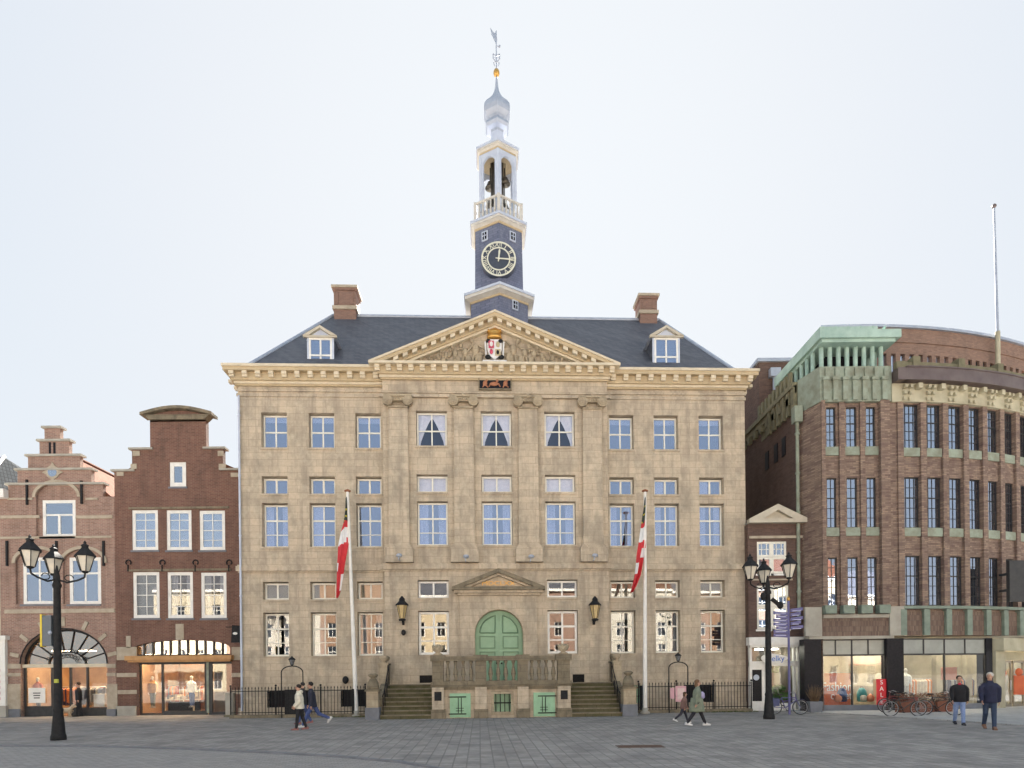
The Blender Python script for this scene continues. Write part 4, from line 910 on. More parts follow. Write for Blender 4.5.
m=M(); m.box(XL+.25,22,37.3,50,16,20.6,0); m.build('upper_block',BRICK4,ds)
m=M(); m.box(XL+.1,22.2,37.15,50,20.6,20.8); m.build('roof_edge',LEAD,ds)
m=M(); m.tube((15.9,37.1,16.8),(15.9,37.1,19.6),.12,n=8); m.box(15.6,16.2,36.9,37.25,19.6,20.1); m.build('downpipe',LEAD,ds)
m=M(); m.tube((14.62,31.5,4.4),(14.62,31.5,Z[401]-.6),.09,n=8); m.box(14.42,14.82,31.3,31.7,Z[401]-.6,Z[401]+.2)
for z in (6,8,10,12,14): m.tube((14.62,31.5,z),(14.62,31.5,z+.08),.13,n=8)
m.build('downpipe',COPPERS,ds)
# green parapet and canopy above the corner
zb_,zt_=Z[401]-.05,Z[367]; T0=Matrix.Translation((0,Y0,0))
P=[(X0-.05,Y0-.08),(X1+.02,Y0-.08),(X1+.02,Y0+5),(XL+.3,Y0+5),(XL+.3,YL+.2),(XL-.02,YL)]
m=M(); m.prism([(XL-.02,YL+.02),(XL+.29,YL+.22),(XL+.29,Y0+6),(XL-.02,Y0+6)],zb_+.3,zt_-.1,0,'z'); m.build('side_parapet',MOSSC,ds)
m=M(); m.prism(P,zb_+.0,zt_,0,'z')
for i in range(7):
    a=X0+.05+i*(X1-X0-.1)/7; wd=(X1-X0-.1)/7
    m.box(a+.03,a+wd*.55,Y0-.2,Y0-.081,zb_+.05,zb_+1.0); m.box(a-.02,a+wd*.6,Y0-.26,Y0-.081,zb_+1.0,zb_+1.15); m.box(a+wd*.3,a+wd*.75,Y0-.18,Y0-.081,zb_+1.15,zt_-.1)
m.build('corner_parapet',COPPERS,ds)
for i in range(6):
    m=M(); a=YL+.1+i*.6; m.box(XL-.2,XL-.022,a,a+.3,zb_+.2,zt_-.2); m.build('side_bracket',MOSSC,ds)
m=M(); zc1=Z[341]-.0
for i in range(8): 
    x=X0+.25+i*(X1-X0-.5)/7; m.tube((x,Y0+.35,zt_),(x,Y0+.35,zc1),.11,n=8)
for i in range(7): m.tube((X0+.1,Y0+.9+i*.6,zt_),(X0+.1,Y0+.9+i*.6,zc1),.11,n=8)
for i in range(3): m.tube((X1-.25,Y0+.9+i*.6,zt_),(X1-.25,Y0+.9+i*.6,zc1),.11,n=8)
m.build('canopy_columns',COPPER,ds)
m=M(); m.box(X0+.9,X1-.6,Y0+1.2,Y0+5,zt_-.1,zc1); m.build('canopy_core',BLACKG,ds)
m=M(); m.box(X0-.15,X1+.35,Y0-.35,Y0+4.9,zc1,Z[332]-.05); m.box(X0-.0,X1+.15,Y0-.2,Y0+4.9,zc1-.15,zc1-.002); m.box(X0-.15,X1-.8,Y0-.35,Y0+4.9,Z[332]-.05,Z[332]+.08)
for k in range(6): m.box(X0+k*.6,X0+k*.6+.05,Y0-.37,Y0+4.8,Z[332]-.0,Z[332]+.1)
m.build('canopy_roof',COPPER,ds)
def steel_window(par,T_,u0,u1,z0,z1,w,cols,rw,glass):
    m=M(T_); fw=.05
    m.box(u0,u1,w,w+.06,z0,z0+fw); m.box(u0,u1,w,w+.06,z1-fw,z1); m.box(u0,u0+fw,w,w+.06,z0+fw,z1-fw); m.box(u1-fw,u1,w,w+.06,z0+fw,z1-fw)
    for i in range(1,cols): c=u0+(u1-u0)*i/cols; m.box(c-.015,c+.015,w+.01,w+.05,z0+fw,z1-fw)
    for i in range(1,rw):
        c=z0+(z1-z0)*i/rw; t=.03 if i==rw-2 else .014; m.box(u0+fw,u1-fw,w+.012,w+.048,c-t,c+t)
    o=m.build('window',DARKF,par); g=M(T_); g.box(u0+.02,u1-.02,w+.03,w+.036,z0+.02,z1-.02); g.build('pane',glass,o); return o
for i in range(3):
    for j,(a,b) in enumerate(rows3): 
        steel_window(ds,T0,xs[2*i],xs[2*i+1],a,b,.2,2,5,GLD)
        if j<2:
            m=M(T0); m.box(xs[2*i]-.1,xs[2*i+1]+.1,.05,.19,a-.42,a-.005); m.build('sill_panel',COPPERS,ds)
for i in range(4):
    a=FD.uu(822+i*17.8,610); m=M(T0); m.box(a+.0,a+.55,-.35,-.003,Z[617]+.15,Z[606]+.02); m.build('flower_box',COPPERP,ds)
m=M(T0); m.box(X0,X1,-.12,.0-.004,Z[617]-.05,Z[617]+.12); m.build('ledge',GREYST,ds)
m=M(T0); m.box(FD.uu(821,626),FD.uu(888,626),-.06,-.003,S0,Z[617]-.06); m.build('brick_panel',BRICKV,ds)
for x0,x1 in ((804,820.5),(888,903)):
    m=M(T0); a,b=FD.uu(x0,620),FD.uu(x1,620); m.box(a,b,-.15,-.0,S0,Z[607]); m.build('stone_block',GREYST,ds)
m=M(T0); m.box(X0-.7,X1,-.1,.5,S0-.14,S0-.002); m.build('ledge',GREYST,ds)
# curved front, bay by bay
BW=1.17; NB=12; dphi=BW/RR
def bayT(phi,r=RR,c=None):
    c=c or Cc
    return Matrix.Translation((c[0]+r*math.sin(phi),c[1]-r*math.cos(phi),0))@Matrix.Rotation(phi,4,'Z')
hb=BW/2; ww=.42
wall=M(); cor=M(); gut=M(); bal=M()
off=.45/RR
for k in range(NB):
    ph=off+(k+.5)*dphi; Tm=bayT(ph)
    wall.T=Tm; wall.grid([(-hb-.01,hb+.01,S0,Z[403])],[(-ww,ww,a,b) for a,b in ((Z[448],Z[404]),(Z[528],Z[477]),(Z[606],Z[556]))],.08,.5)
    wall.T=bayT(ph-dphi/2); wall.box(-.15,.15,-.06,.09,Z[607],Z[403])
    for a,b,gl in ((Z[448],Z[404],GLD),(Z[528],Z[477],GLD),(Z[606],Z[556],GLD)):
        steel_window(ds,Tm,-ww,ww,a,b,.16,4,5,gl)
        if b<Z[404]+.1 and a>Z[606]+1:
            m=M(Tm); m.box(-ww,ww,.0,.15,a-.42,a-.005); m.build('sill_panel',COPPERS,ds)
    m=M(Tm); m.box(-hb+.15,hb-.15,-.0,.149,S0,Z[617]+.25); m.build('brick_panel',BRICKV,ds)
    m=M(bayT(ph-dphi/2)); m.box(-.15,.15,-.16,.149,S0,Z[610]); m.build('panel_post',COPPERP,ds)
    cor.T=Tm; cor.box(-hb-.01,hb+.01,-.12,.3,Z[403],Z[385]); cor.box(-hb,hb,-.16,.3,Z[607]-.12,Z[607]+.02,1)
    for j in range(3): cor.box(-hb+.05,-hb+.2,-.22-j*.06,-.121,Z[403]+.05+j*.28,Z[403]+.2+j*.28); cor.box(-.25,-.13,-.22-j*.06,-.121,Z[403]+.05+j*.28,Z[403]+.2+j*.28)
    cor.box(.1,.32,-.4,-.121,Z[385]-.32,Z[385]-.08)
    gut.T=Tm; gut.box(-hb-.02,hb+.02,-.55,.4,Z[385],Z[373]); gut.box(-hb-.02,hb+.02,-.6,.4,Z[373],Z[373]+.06)
    bal.T=Tm; bal.box(-hb-.02,hb+.02,-.35,-.1,Z[373]+.06,Z[367]+.05)
    if k%2==0: bal.box(-.18,.18,-.42,-.0,Z[373]+.06,Z[367]+.3)
m=wall; m.T=Matrix.Translation((0,0,0)); m.box(X1-.02,X1+.6,Y0+.02,Y0+.5,S0,Z[403]); m.build('curved_wall',BRICK3,ds)
cor.build('curved_cornice',[CAST,COPPERP],ds); m=M(); m.box(X1,X1+.5,Y0-.12,Y0+.3,Z[403],Z[385]); m.build('cornice_end',CAST,ds)
gut.T=None; gut.box(X1+.05,X1+.6,Y0-.55,Y0+.4,Z[385],Z[373]); gut.build('gutter',LILAC,ds)
bal.T=None; bal.box(X1+.1,X1+.6,Y0-.35,Y0-.1,Z[373]+.06,Z[367]+.1); bal.build('parapet',MOSSC,ds)
m=M(); pl=[(Cc[0]+(RR-.3)*math.sin(a_),Cc[1]-(RR-.3)*math.cos(a_)) for a_ in [i*.05-.0 for i in range(14)]]+[(30,48),(18.7,48)]
m.prism(pl,S0-.0,S0+.1,0,'z'); m.prism(pl,Z[385]-.3,Z[385]+.1,0,'z'); m.build('floor_slab',ROOM,ds)
m=M(); 
for i in range(10):
    a0=i*.07; T_=bayT(a0,RR-2.6); m.T=T_; m.box(-.8,.8,0,.1,S0+.1,Z[385]-.3)
m.T=None; m.box(X0+.3,X1+.3,Y0+2.4,Y0+2.5,S0+.1,Z[401]); m.build('room_wall',ROOM,ds)
# attic storey
RA=27.0; CA=(18.7,Y0+2.6+27.0); zat=zy(328,870)+1.15; att=M(); edge=M(); N=26; da=.5/RA*1.0
def zA(): return Z[385]
zat=FD.z(328,880,2.6)
for k in range(-4,N*2):
    ph=(k+.5)*.52/RA; Tm=bayT(ph,RA,CA); att.T=Tm
    hz2=FD.z(353,900,2.6)
    if k>=1: 
        hs_=FD.z(366,900,2.6)
        att.grid([(-.27,.27,Z[385]-.2,zat)],[(-.13,.13,hs_-.3,hz2)],0,.3)
        if k<20:
            g=M(Tm); g.box(-.14,.14,.12,.15,hs_-.3,hz2); g.build('attic_window',GLH if k<12 else BLACKG,ds)
    else: att.box(-.27,.27,0,.3,Z[385]-.2,zat)
    att.box(-.27,.27,-.06,-.001,zat-.75,zat-.68)
    edge.T=Tm; edge.box(-.28,.28,-.15,.6,zat,zat+.14)
att.build('attic_wall',BRICKR,ds); edge.build('roof_edge',LEAD,ds)
# ground floor of the store
m=M(T0); gx=lambda x:FD.uu(x,680)
for x0,x1 in ((803.5,820.5),(886,902.5)): m=M(T0); m.box(gx(x0),gx(x1),-.12,.4,0,S0-.14); m.build('granite_pier',BLACKG,ds)
m=M(bayT(off+4.05*dphi)); m.box(-.2,.2,-.1,.4,0,S0-.14); m.build('granite_pier',BLACKG,ds)
def shopglass(T_,u0,u1,n1,n2):
    m=M(T_); zt_=S0-.15; zm=Z[655]; zb_=Z[706]+.05
    m.box(u0,u1,.05,.2,0,zb_,1); m.box(u0,u1,.08,.16,zm-.04,zm+.04); m.box(u0,u1,.08,.16,zt_-.06,zt_)
    for i in range(n1+1): c=u0+(u1-u0)*i/n1; m.box(c-.025,c+.025,.08,.16,zm,zt_)
    for i in range(n2+1): c=u0+(u1-u0)*i/n2; m.box(c-.03,c+.03,.08,.16,zb_,zm)
    f=m.build('shopfront_frame',[DARKF,BLUEST],ds)
    g=M(T_); g.box(u0,u1,.12,.125,zb_,zm); g.build('pane',GLS,f)
    g=M(T_); g.box(u0,u1,.12,.13,zm,zt_); g.build('transom_pane',PM('frosted_transom',(.33,.34,.31),(.27,.28,.25),2,.3),f)
shopglass(T0,gx(820.5),gx(886),4,2)
# display windows below the curve follow it in straight panels
shopglass(bayT(off+1.95*dphi),-1.95*BW,1.95*BW,4,2)
m=M(); mm_=bayT(off+7.2*dphi)
m.T=mm_; m.box(-2.9*BW,4.5*BW,-.25,.3,Z[655]+.15,S0-.15); m.build('entrance_canopy',CAST,ds)
m=M(mm_); 
m.box(-2.9*BW,-2.2*BW,.1,.5,0,Z[655]+.14); m.box(2.8*BW,4.5*BW,.1,.5,0,Z[655]+.14); m.box(-2.9*BW,4.5*BW,.5,.8,2.45,Z[655]+.14); m.build('entrance_wall',CAST,ds)
for s in (-1.35,-.35,.65,1.65):
    m=M(mm_); u0=s*BW-.5; u1=u0+1.0; m.grid([(u0,u1,.03,2.42)],[(u0+.09,u1-.09,.14,2.32)],.55,.62); d=m.build('glass_door',PM('bronze_door_frame',(.25,.22,.17),(.2,.17,.13),4,.4,.4) if s<-1 else bpy.data.materials['bronze_door_frame'],ds)
    m=M(mm_); m.box(u0+.09,u1-.09,.58,.585,.14,2.32); m.build('pane',GLS,d); m=M(mm_); m.tube((u1-.16,.5,.9),(u1-.16,.5,1.4),.02,n=6); m.build('handle',LEAD,d)
m=M(); m.box(X0+.1,33,Y0+4.5,Y0+4.6,0,S0); m.box(X0-.2,X0-.1,Y0+.5,Y0+4.5,0,S0); m.box(X0-.2,33,Y0+.8,Y0+4.5,S0-.12,S0-.02); m.box(gx(886)+.1,gx(902)-.1,Y0+.4,Y0+4.5,0,S0-.15); m.box(X0-.2,33,Y0+.5,Y0+6,.0,.03)
for x in (20.6,22.6,24.2,26.0): m.box(x,x+.3,Y0+2.6,Y0+3.0,0,S0-.12)
m.build('shop_interior',ROOMC,ds)
for x,y_ in ((16.0,.85),(17.5,.85),(16.2,2.4),(17.6,2.4),(20.0,1.3),(21.6,1.4),(20.6,2.8),(22.6,2.6),(23.6,1.9),(24.6,3.0),(26.4,3.4),(28,3.8)): lamp_panel(ds,x-.35,x+.35,Y0+y_-.2,Y0+y_+.2,S0-.2,7,(1,.86,.64))  # front panels added to light the poster, right-hand ones the dim pane
# posters and signs in the windows
ORP=PM('orange_poster',(.62,.14,.05),(.52,.10,.035),2,.6); WHT=PM('print_white',(.82,.82,.8),(.75,.75,.73),5,.6)
m=M(T0); a,b=gx(826),gx(855.5); m.box(a,b,.45,.47,zy(705.5),zy(673)); po=m.build('poster',ORP,ds)
text('print','Fashion',.62,WHT,po,((a+b)/2+.05,Y0+.44,zy(687)),sx=.8); text('print','outlet',.55,WHT,po,((a+b)/2+.25,Y0+.44,zy(696)),sx=.8)
m=M(T0); a,b=gx(876.2),gx(886.3); m.box(a,b,-.02,.0,zy(705),zy(679.3)); po=m.build('sale_sign',PM('sale_red',(.62,.015,.03),(.55,.012,.025),3,.5),ds)
for i,c_ in enumerate('SALE'): text('print',c_,.30,WHT,po,((a+b)/2,Y0-.025,zy(682.8+i*6.3)))
for x,y_,s in ((1002.5,673.5,.22),(1019,672,.2)):
    mm=M(); u,z=FD.p(x,y_,1.9); mm.ell((u,Y0+1.9,z),(s,.1,s),10,6); mm.build('round_poster',ORP,ds)
u,z=FD.p(1021,684,1.9); mm=M(); mm.box(u-.35,u+.5,Y0+1.9,Y0+1.95,z-.55,z+.45); mm.build('poster',ORP,ds)
u,z=FD.p(951,674,1.2); mm=M(); mm.box(u-.35,u+.45,Y0+1.4,Y0+1.43,z-.3,z+.35); mm.build('poster',PM('pale_red_poster',(.55,.25,.18),(.5,.2,.14),4,.6),ds)
# dark projecting sign at the right edge
m=M(); u,z=FD.p(1024,580,-.6); m.box(u-.45,u+.6,Y0-.3,Y0-.1,z-1.0,z+1.0); m.box(u-.1,u+.1,Y0-.1,Y0+.8,z-.4,z-.3); m.box(u-.1,u+.1,Y0-.1,Y0+.8,z+.4,z+.5)
tag(m.build('projecting_sign',DARKF),'dark box sign projecting from the brick store at the right edge of the photo','sign')
# roof flagpole
u,z0=FD.p(998,372,3.4); z1=FD.z(207,998,3.4)
t=thing('roof_flagpole','tall bare flagpole standing on the curved brick roof','flagpole',(u,Y0+3.4,0))
m=M(); m.tube((0,0,Z[385]),(0,0,z0+2.2),.12,n=8); m.build('base',CAST,t); m=M(); m.tube((0,0,z0+2.2),(-.12,0,z1),.075,.045,8); m.build('pole',LEAD,t); m=M(); m.ell((-.12,0,z1+.05),.12,8,5); m.build('finial',LILAC,t)
# ------------------------------------------------------------------ entrance terrace with two stairs
WF=-3.3
et=thing('entrance_terrace','stone terrace with a balustrade and mossy stairs on both sides below the green door','terrace',(TO[0],TO[1],0),A0)
tz=lambda y,w=WF:T.z(y,500,w); tu=lambda x,y=690,w=WF:T.uu(x,y,w)
ZP=tz(684); tl,tr=tu(432),tu(570.5)
bay=[(tu(449.6),tu(470.5),tz(717),tz(693)),(tu(494),tu(511),tz(712),tz(694)),(tu(533.5),tu(555),tz(717),tz(693))]
m=M(); m.grid([(tl+.1,tr-.1,0,ZP-.12)],bay,WF+.12,-.4); m.box(tl+.1,tr-.1,-.4,-.002,0,ZP-.12); m.build('podium_wall',STONE,et)
m=M(); m.box(tl-.06,tr+.06,WF-.04,RP-.003,ZP-.12,ZP+.05); m.box(tl-.02,tr+.02,WF+.02,WF+.3,ZP-.24,ZP-.12); m.build('platform_slab',STONE_D,et)
ZRb,ZRt=tz(660.5),tz(656.5)
piers=[(432,444),(475,487),(517.5,528.5),(557.5,570.5)]
for i,(a,b) in enumerate(piers):
    x0,x1=tu(a),tu(b); m=M(); m.box(x0,x1,WF-.06,WF+.42,0,ZP-.13,0); m.box(x0-.05,x1+.05,WF-.11,WF+.4,.0,.42,1)
    m.box(x0+.02,x1-.02,WF-.03,WF+.35,ZP+.05,ZRt,1); m.box(x0-.05,x1+.05,WF-.1,WF+.42,ZP-.02,ZP+.12,1); m.box(x0-.06,x1+.06,WF-.1,WF+.42,ZRb,ZRt+.08,1)
    p=m.build('pier',[STONE,STONE_D],et)
    if i in (0,3):
        c=((x0+x1)/2,WF+.15,ZRt+.08); m=M(); m.lathe([(.2,0),(.22,.06),(.1,.12),(.24,.24),(.25,.34),(.15,.42),(.07,.5)],c,12)
        for k in range(10): m.ell((c[0]+.2*math.cos(k*.63),c[1]+.2*math.sin(k*.63),c[2]+.34+.05*(k%2)),(.07,.07,.09),6,4)
        m.build('finial',STONE_M,p)
        mm=M(); mm.box((x0+x1)/2-.16,(x0+x1)/2+.16,WF-.075,WF-.061,tz(700),tz(691)); mm.build('plaque',BLACKM,p)
m=M(); 
for (a,b),(c,d) in zip(piers[:-1],piers[1:]): m=M(); m.box(tu(b),tu(c),WF-.02,WF+.3,ZRb,ZRt+.03); m.build('balustrade_rail',STONE_D,et); m=M(); m.box(tu(b),tu(c),WF-.02,WF+.3,ZP+.05,ZP+.16); m.build('balustrade_base',STONE_D,et)
hb_=ZRb-ZP-.16; bp=[(.07,0),(.085,.04*hb_),(.055,.1*hb_),(.11,.34*hb_),(.09,.5*hb_),(.05,.72*hb_),(.05,.84*hb_),(.085,.92*hb_),(.085,hb_)]
for (a,b),(c,d),n in zip(piers[:-1],piers[1:],(4,4,4)):
    for k in range(n):
        x=tu(b)+(tu(c)-tu(b))*(k+.5)/n; m=M(); m.lathe(bp,(0,0,0),10); m.build('baluster',STONE_D,et,(x,WF+.14,ZP+.16))
for k,(a,b,c,d) in enumerate(bay):
    if k==1:
        m=M(); m.box(a,b,WF+.35,WF+.4,c,d); o=m.build('cellar_window',GREEN,et); m=M()
        for i in range(4): x=a+.08+(b-a-.16)*i/3; m.tube((x,WF+.16,c),(x,WF+.16,d),.022,n=6)
        m.box(a,b,WF+.14,WF+.18,(c+d)/2-.03,(c+d)/2+.03); m.build('bars',BLACKM,o)
        m=M(); m.grid([(a-.12,b+.12,c-.14,d+.12)],[(a,b,c,d)],WF+.07,WF+.119); m.build('window_trim',STONE_M,et)
    else:
        m=M(); m.box(a,b,WF+.06,WF+.11,c,d)
        for i in range(1,5): x=a+(b-a)*i/5; m.box(x-.008,x+.008,WF+.052,WF+.06,c,d)
        o=m.build('cellar_door',GREEN2,et); m=M(); s=-1 if k==0 else 1; h0=a-.06 if k==0 else a+.2; h1=b-.2 if k==0 else b+.06
        for z in (c+.16,d-.16): m.box(h0,h1,WF+.03,WF+.055,z-.025,z+.025)
        for x in ((a+b)/2-.09,(a+b)/2+.05): m.box(x-.015,x+.015,WF+.035,WF+.054,c+.2,d-.2)
        for z in (c+.3,c+.42): m.box((a+b)/2-.2,(a+b)/2+.16,WF+.036,WF+.053,z-.012,z+.012)
        m.build('hinge',BLACKM,o)
NS=8
for s,(xa,xb) in ((-1,(380,432)),(1,(571,623))):
    x0,x1=sorted((tu(xa,700),tu(xb,700))); m=M()
    for k in range(NS):
        z=ZP*(k+1)/NS; y=WF-.0+k*.29; m.box(x0,x1,y,y+.34 if k<NS-1 else -.002,ZP*k/NS if k else 0,z-.05); m.box(x0,x1,y-.04,y+.34 if k<NS-1 else -.002,z-.05,z,1)
        if k: m.box(x0,x1,y,-.003,0 if False else ZP*(k-1)/NS,ZP*k/NS-.001)
    m.build('stair',[STEPM,STONE_D],et)
    yl=WF+(NS-1)*.29
    ou=x0 if s<0 else x1
    # outer cheek wall, foot pier and landing balustrade
    m=M(); a,b=sorted((ou,ou+s*.3)); 
    m.prism([(WF+.5,0),(-.002,0),(-.002,ZP+.05),(yl,ZP+.05),(WF+.5,.9)],a,b,0,'x'); m.build('cheek_wall',STONE_D,et)
    px0,px1=(366,379) if s<0 else (622.5,636.5); a,b=tu(px0,700),tu(px1,700)
    m=M(); m.box(a+.03,b-.03,WF-.1,WF+.5,.55,tz(690),0); m.box(a-.02,b+.02,WF-.15,WF+.52,0,.55,1); m.box(a-.03,b+.03,WF-.16,WF+.55,tz(690),tz(688),2)
    p=m.build('foot_pier',[STONE_M,BLUEST,STONE_D],et)
    m=M(); c=((a+b)/2,WF+.2,tz(688)); m.lathe([(.27,0),(.27,.12),(.24,.3),(.16,.46),(.1,.52),(.2,.58),(.23,.66),(.12,.72)],c,12); m.build('finial',STONE_D,p)
    for yy,mt in ((yl+.1,STONE_M),(-.28,STONE_D)):
        m=M(); q0,q1=sorted((ou-s*.02,ou+s*.38)); m.box(q0,q1,yy-.18,yy+.18,ZP+.05,ZP+.95); m.box(q0-.05,q1+.05,yy-.22,yy+.22,ZP+.95,ZP+1.05); p=m.build('pier',mt,et)
        m=M(); m.lathe([(.14,0),(.08,.06),(.2,.2),(.21,.3),(.1,.38)],((q0+q1)/2,yy,ZP+1.05),12); m.build('finial',mt,p)
    m=M(); q0,q1=sorted((ou+s*.08,ou+s*.3)); m.box(q0,q1,yl+.28,-.46,ZP+.82,ZP+.94); m.build('balustrade_rail',STONE_D,et)
    for k in range(3): m=M(); m.lathe([(r*.9,z*.66/hb_) for r,z in bp],(0,0,0),10); m.build('baluster',STONE_D,et,((q0+q1)/2,yl+.45+k*.28,ZP+.06))
    m=M(); xx=ou-s*.1; 
    pts=[(xx,WF+.1,1.05),(xx,WF+.5,1.2),(xx,yl,ZP+.95),(xx,yl+.4,ZP+1.0)]; m.path(pts,.028,6)
    for t in (0,.33,.66,1): 
        y=WF+.2+(yl-WF-.2)*t; z=(y-WF)/.29*ZP/NS; m.tube((xx,y,max(z,.1)),(xx,y,z+1.0),.018,n=6)
    for t in (.16,.5,.83):
        y=WF+.2+(yl-WF-.2)*t; z=(y-WF)/.29*ZP/NS; m.tube((xx,y-.1,z+.25),(xx,y+.2,z+.9),.014,n=5)
    m.build('handrail',BLACKM,et)
# ------------------------------------------------------------------ iron fences
def fence(x0,x1,lab,solid):
    yf=-1.15; u0,u1=T.uu(x0,700,yf),T.uu(x1,700,yf); t=thing('iron_fence',lab,'fence',(TO[0],TO[1],0),A0,'low iron fences along the town hall')
    m=M(); m.box(u0,u1,yf-.1,yf+.1,0,.16); m.build('kerb_stone',STONE_D,t)
    for z in (.25,1.28): m=M(); m.box(u0,u1,yf-.018,yf+.018,z,z+.035); m.build('rail',BLACKM,t)
    n=int((u1-u0)/.155); m=M(); m.tube((0,0,.16),(0,0,1.42),.014,n=6); m.lathe([(.02,1.40),(.026,1.44),(.004,1.52)],(0,0,0),6); pk=m.build('picket',BLACKM,t,(u0+.1,yf,0))
    for i in range(1,n):
        dup(pk,t,(u0+.1+(u1-u0-.2)*i/(n-1),yf,0))
    for i in range(4):
        u=u0+.03+(u1-u0-.06)*i/3; m=M(); m.tube((u,yf,0),(u,yf,1.5),.035,n=8); m.ell((u,yf,1.56),.055,8,5); m.build('post',BLACKM,t)
    for a,b in solid:
        a,b=T.uu(a,700,yf),T.uu(b,700,yf); m=M(); m.box(a,b,yf-.05,yf-.03,.14,1.36)
        for k in range(int((b-a)/.1)): m.box(a+k*.1,a+k*.1+.03,yf-.065,yf-.05,.16,1.36)
        m.build('gate',BLACKM,t)
    return t
fence(230,366,'black iron fence left of the terrace, between the corner cabinet and the stairs',[(285,303),(352,357)])
fence(638,752,'black iron fence right of the terrace, ending at the narrow white shop',[(640,644)])
def moss(x0,x1,lab):
    m=M(); r=random.Random(x0); yf=-1.28; u0,u1=T.uu(x0,712,yf),T.uu(x1,712,yf)
    for k in range(int((u1-u0)*26)):
        u=r.uniform(u0,u1); y=yf+r.uniform(-.16,.06); h=r.uniform(.03,.1); a=r.uniform(0,3)
        for j in range(3):
            a+=2.1; m.add([(u-.02*math.cos(a),y-.02*math.sin(a),0),(u+.02*math.cos(a),y+.02*math.sin(a),0),(u+.05*math.sin(a),y+.05*math.cos(a),h)],[(0,1,2)])
        if k%3==0: m.ell((u,y,.0),(.09,.07,.035),6,4)
    o=m.build('grass',PM('moss_green',(.085,.10,.03),(.05,.065,.02),12,.95),None); o.location=(TO[0],TO[1],0); o.rotation_euler=(0,0,A0); tag(o,lab,'grass',kind='stuff')
moss(322,366,'mossy green grass strip at the foot of the left fence, beside the stairs'); moss(690,757,'mossy green strip at the foot of the right fence')
# arch lamps over the gates
for x0,x1,yt,lab in ((281.5,303,666,'thin iron arch with a small lantern over the left fence gate'),(669,688,662,'thin iron arch with a small lantern over the right fence gate')):
    yf=-1.3; u0,u1=T.uu(x0,690,yf),T.uu(x1,690,yf); zt_=T.z(yt,(x0+x1)/2,yf); c=(u0+u1)/2; r=(u1-u0)/2
    p=Vector((TO[0],TO[1],0))+Vector((c*math.cos(A0)-yf*math.sin(A0),c*math.sin(A0)+yf*math.cos(A0),0))
    t=thing('arch_lamp',lab,'lamp',p,A0,'arch lamps over the fence gates')
    m=M(); m.path([(-r,0,0),(-r,0,zt_-r*.6)]+[(-r*math.cos(a),0,zt_-r*.6+r*.6*math.sin(a)) for a in [k*math.pi/10 for k in range(11)]]+[(r,0,zt_-r*.6),(r,0,0)],.028,7); m.tube((0,0,zt_),(0,0,zt_+.08),.03); m.build('arch',BLACKM,t)
    m=M(); m.lathe([(.07,.06),(.14,.3)],(0,0,zt_),6,0,False); l=m.build('lantern_pane',GL('small_lantern_glass',.25,(.75,.8,.9),0) if 'small_lantern_glass' not in bpy.data.materials else bpy.data.materials['small_lantern_glass'],t)
    m=M(); m.lathe([(.19,.3),(.13,.37),(.05,.42),(.02,.48)],(0,0,zt_),6,0,False); m.lathe([(.05,.03),(.08,.06)],(0,0,zt_),6)
    for k in range(6): a=k*math.pi/3; m.tube((.07*math.cos(a),.07*math.sin(a),zt_+.06),(.14*math.cos(a),.14*math.sin(a),zt_+.3),.009,n=4)
    m.build('lantern_frame',BLACKM,t)
# wall lanterns
for px,lab in ((402,'black wall lantern with amber glass, left of the green door'),(595,'black wall lantern with amber glass, right of the green door')):
    yf=RP-.45; u,zt_=T.p(px,603,yf); p=Vector((TO[0],TO[1],0))+Vector((u*math.cos(A0)-yf*math.sin(A0),u*math.sin(A0)+yf*math.cos(A0),0))
    t=thing('wall_lantern',lab,'lantern',p,A0,'wall lanterns flanking the door')
    m=M(); m.box(-.06,.06,.38,.448,zt_-1.05,zt_-.7); m.path([(0,.4,zt_-.95),(0,.2,zt_-1.0),(0,.0,zt_-.88)],.035,6); m.lathe([(.16,-.88),(.18,-.8),(.07,-.76)],(0,0,zt_),8); m.build('bracket',BLACKM,t)
    m=M(); m.lathe([(.13,-.76),(.26,-.12)],(0,0,zt_),6,0,False); m.build('lantern_pane',AMBER,t)
    m=M(); m.lathe([(.33,-.12),(.30,-.06),(.16,.08),(.13,.16),(.16,.18),(.03,.34)],(0,0,zt_),6,0,False)
    for k in range(6): a=k*math.pi/3; m.tube((.13*math.cos(a),.13*math.sin(a),zt_-.76),(.26*math.cos(a),.26*math.sin(a),zt_-.12),.014,n=4)
    m.build('lantern_frame',BLACKM,t)
for px,py,lab in ((403.5,632.5,'small black round knob below the left wall lantern'),(345.5,680,'small dark shielded lamp low on the wall behind the left flagpole')):
    u,z=T.p(px,py,-.2 if px<380 else RP-.15); m=M(); y=-.2 if px<380 else RP-.15; s=.15 if px>380 else .2
    m.ell((u,y,z),(s*.8,s*.6,s),10,6); m.tube((u,y,z),(u,y+.2,z),.05,n=6)
    o=m.build('wall_lamp',BLACKM); o.location=(TO[0],TO[1],0); o.rotation_euler=(0,0,A0); tag(o,lab,'lamp')
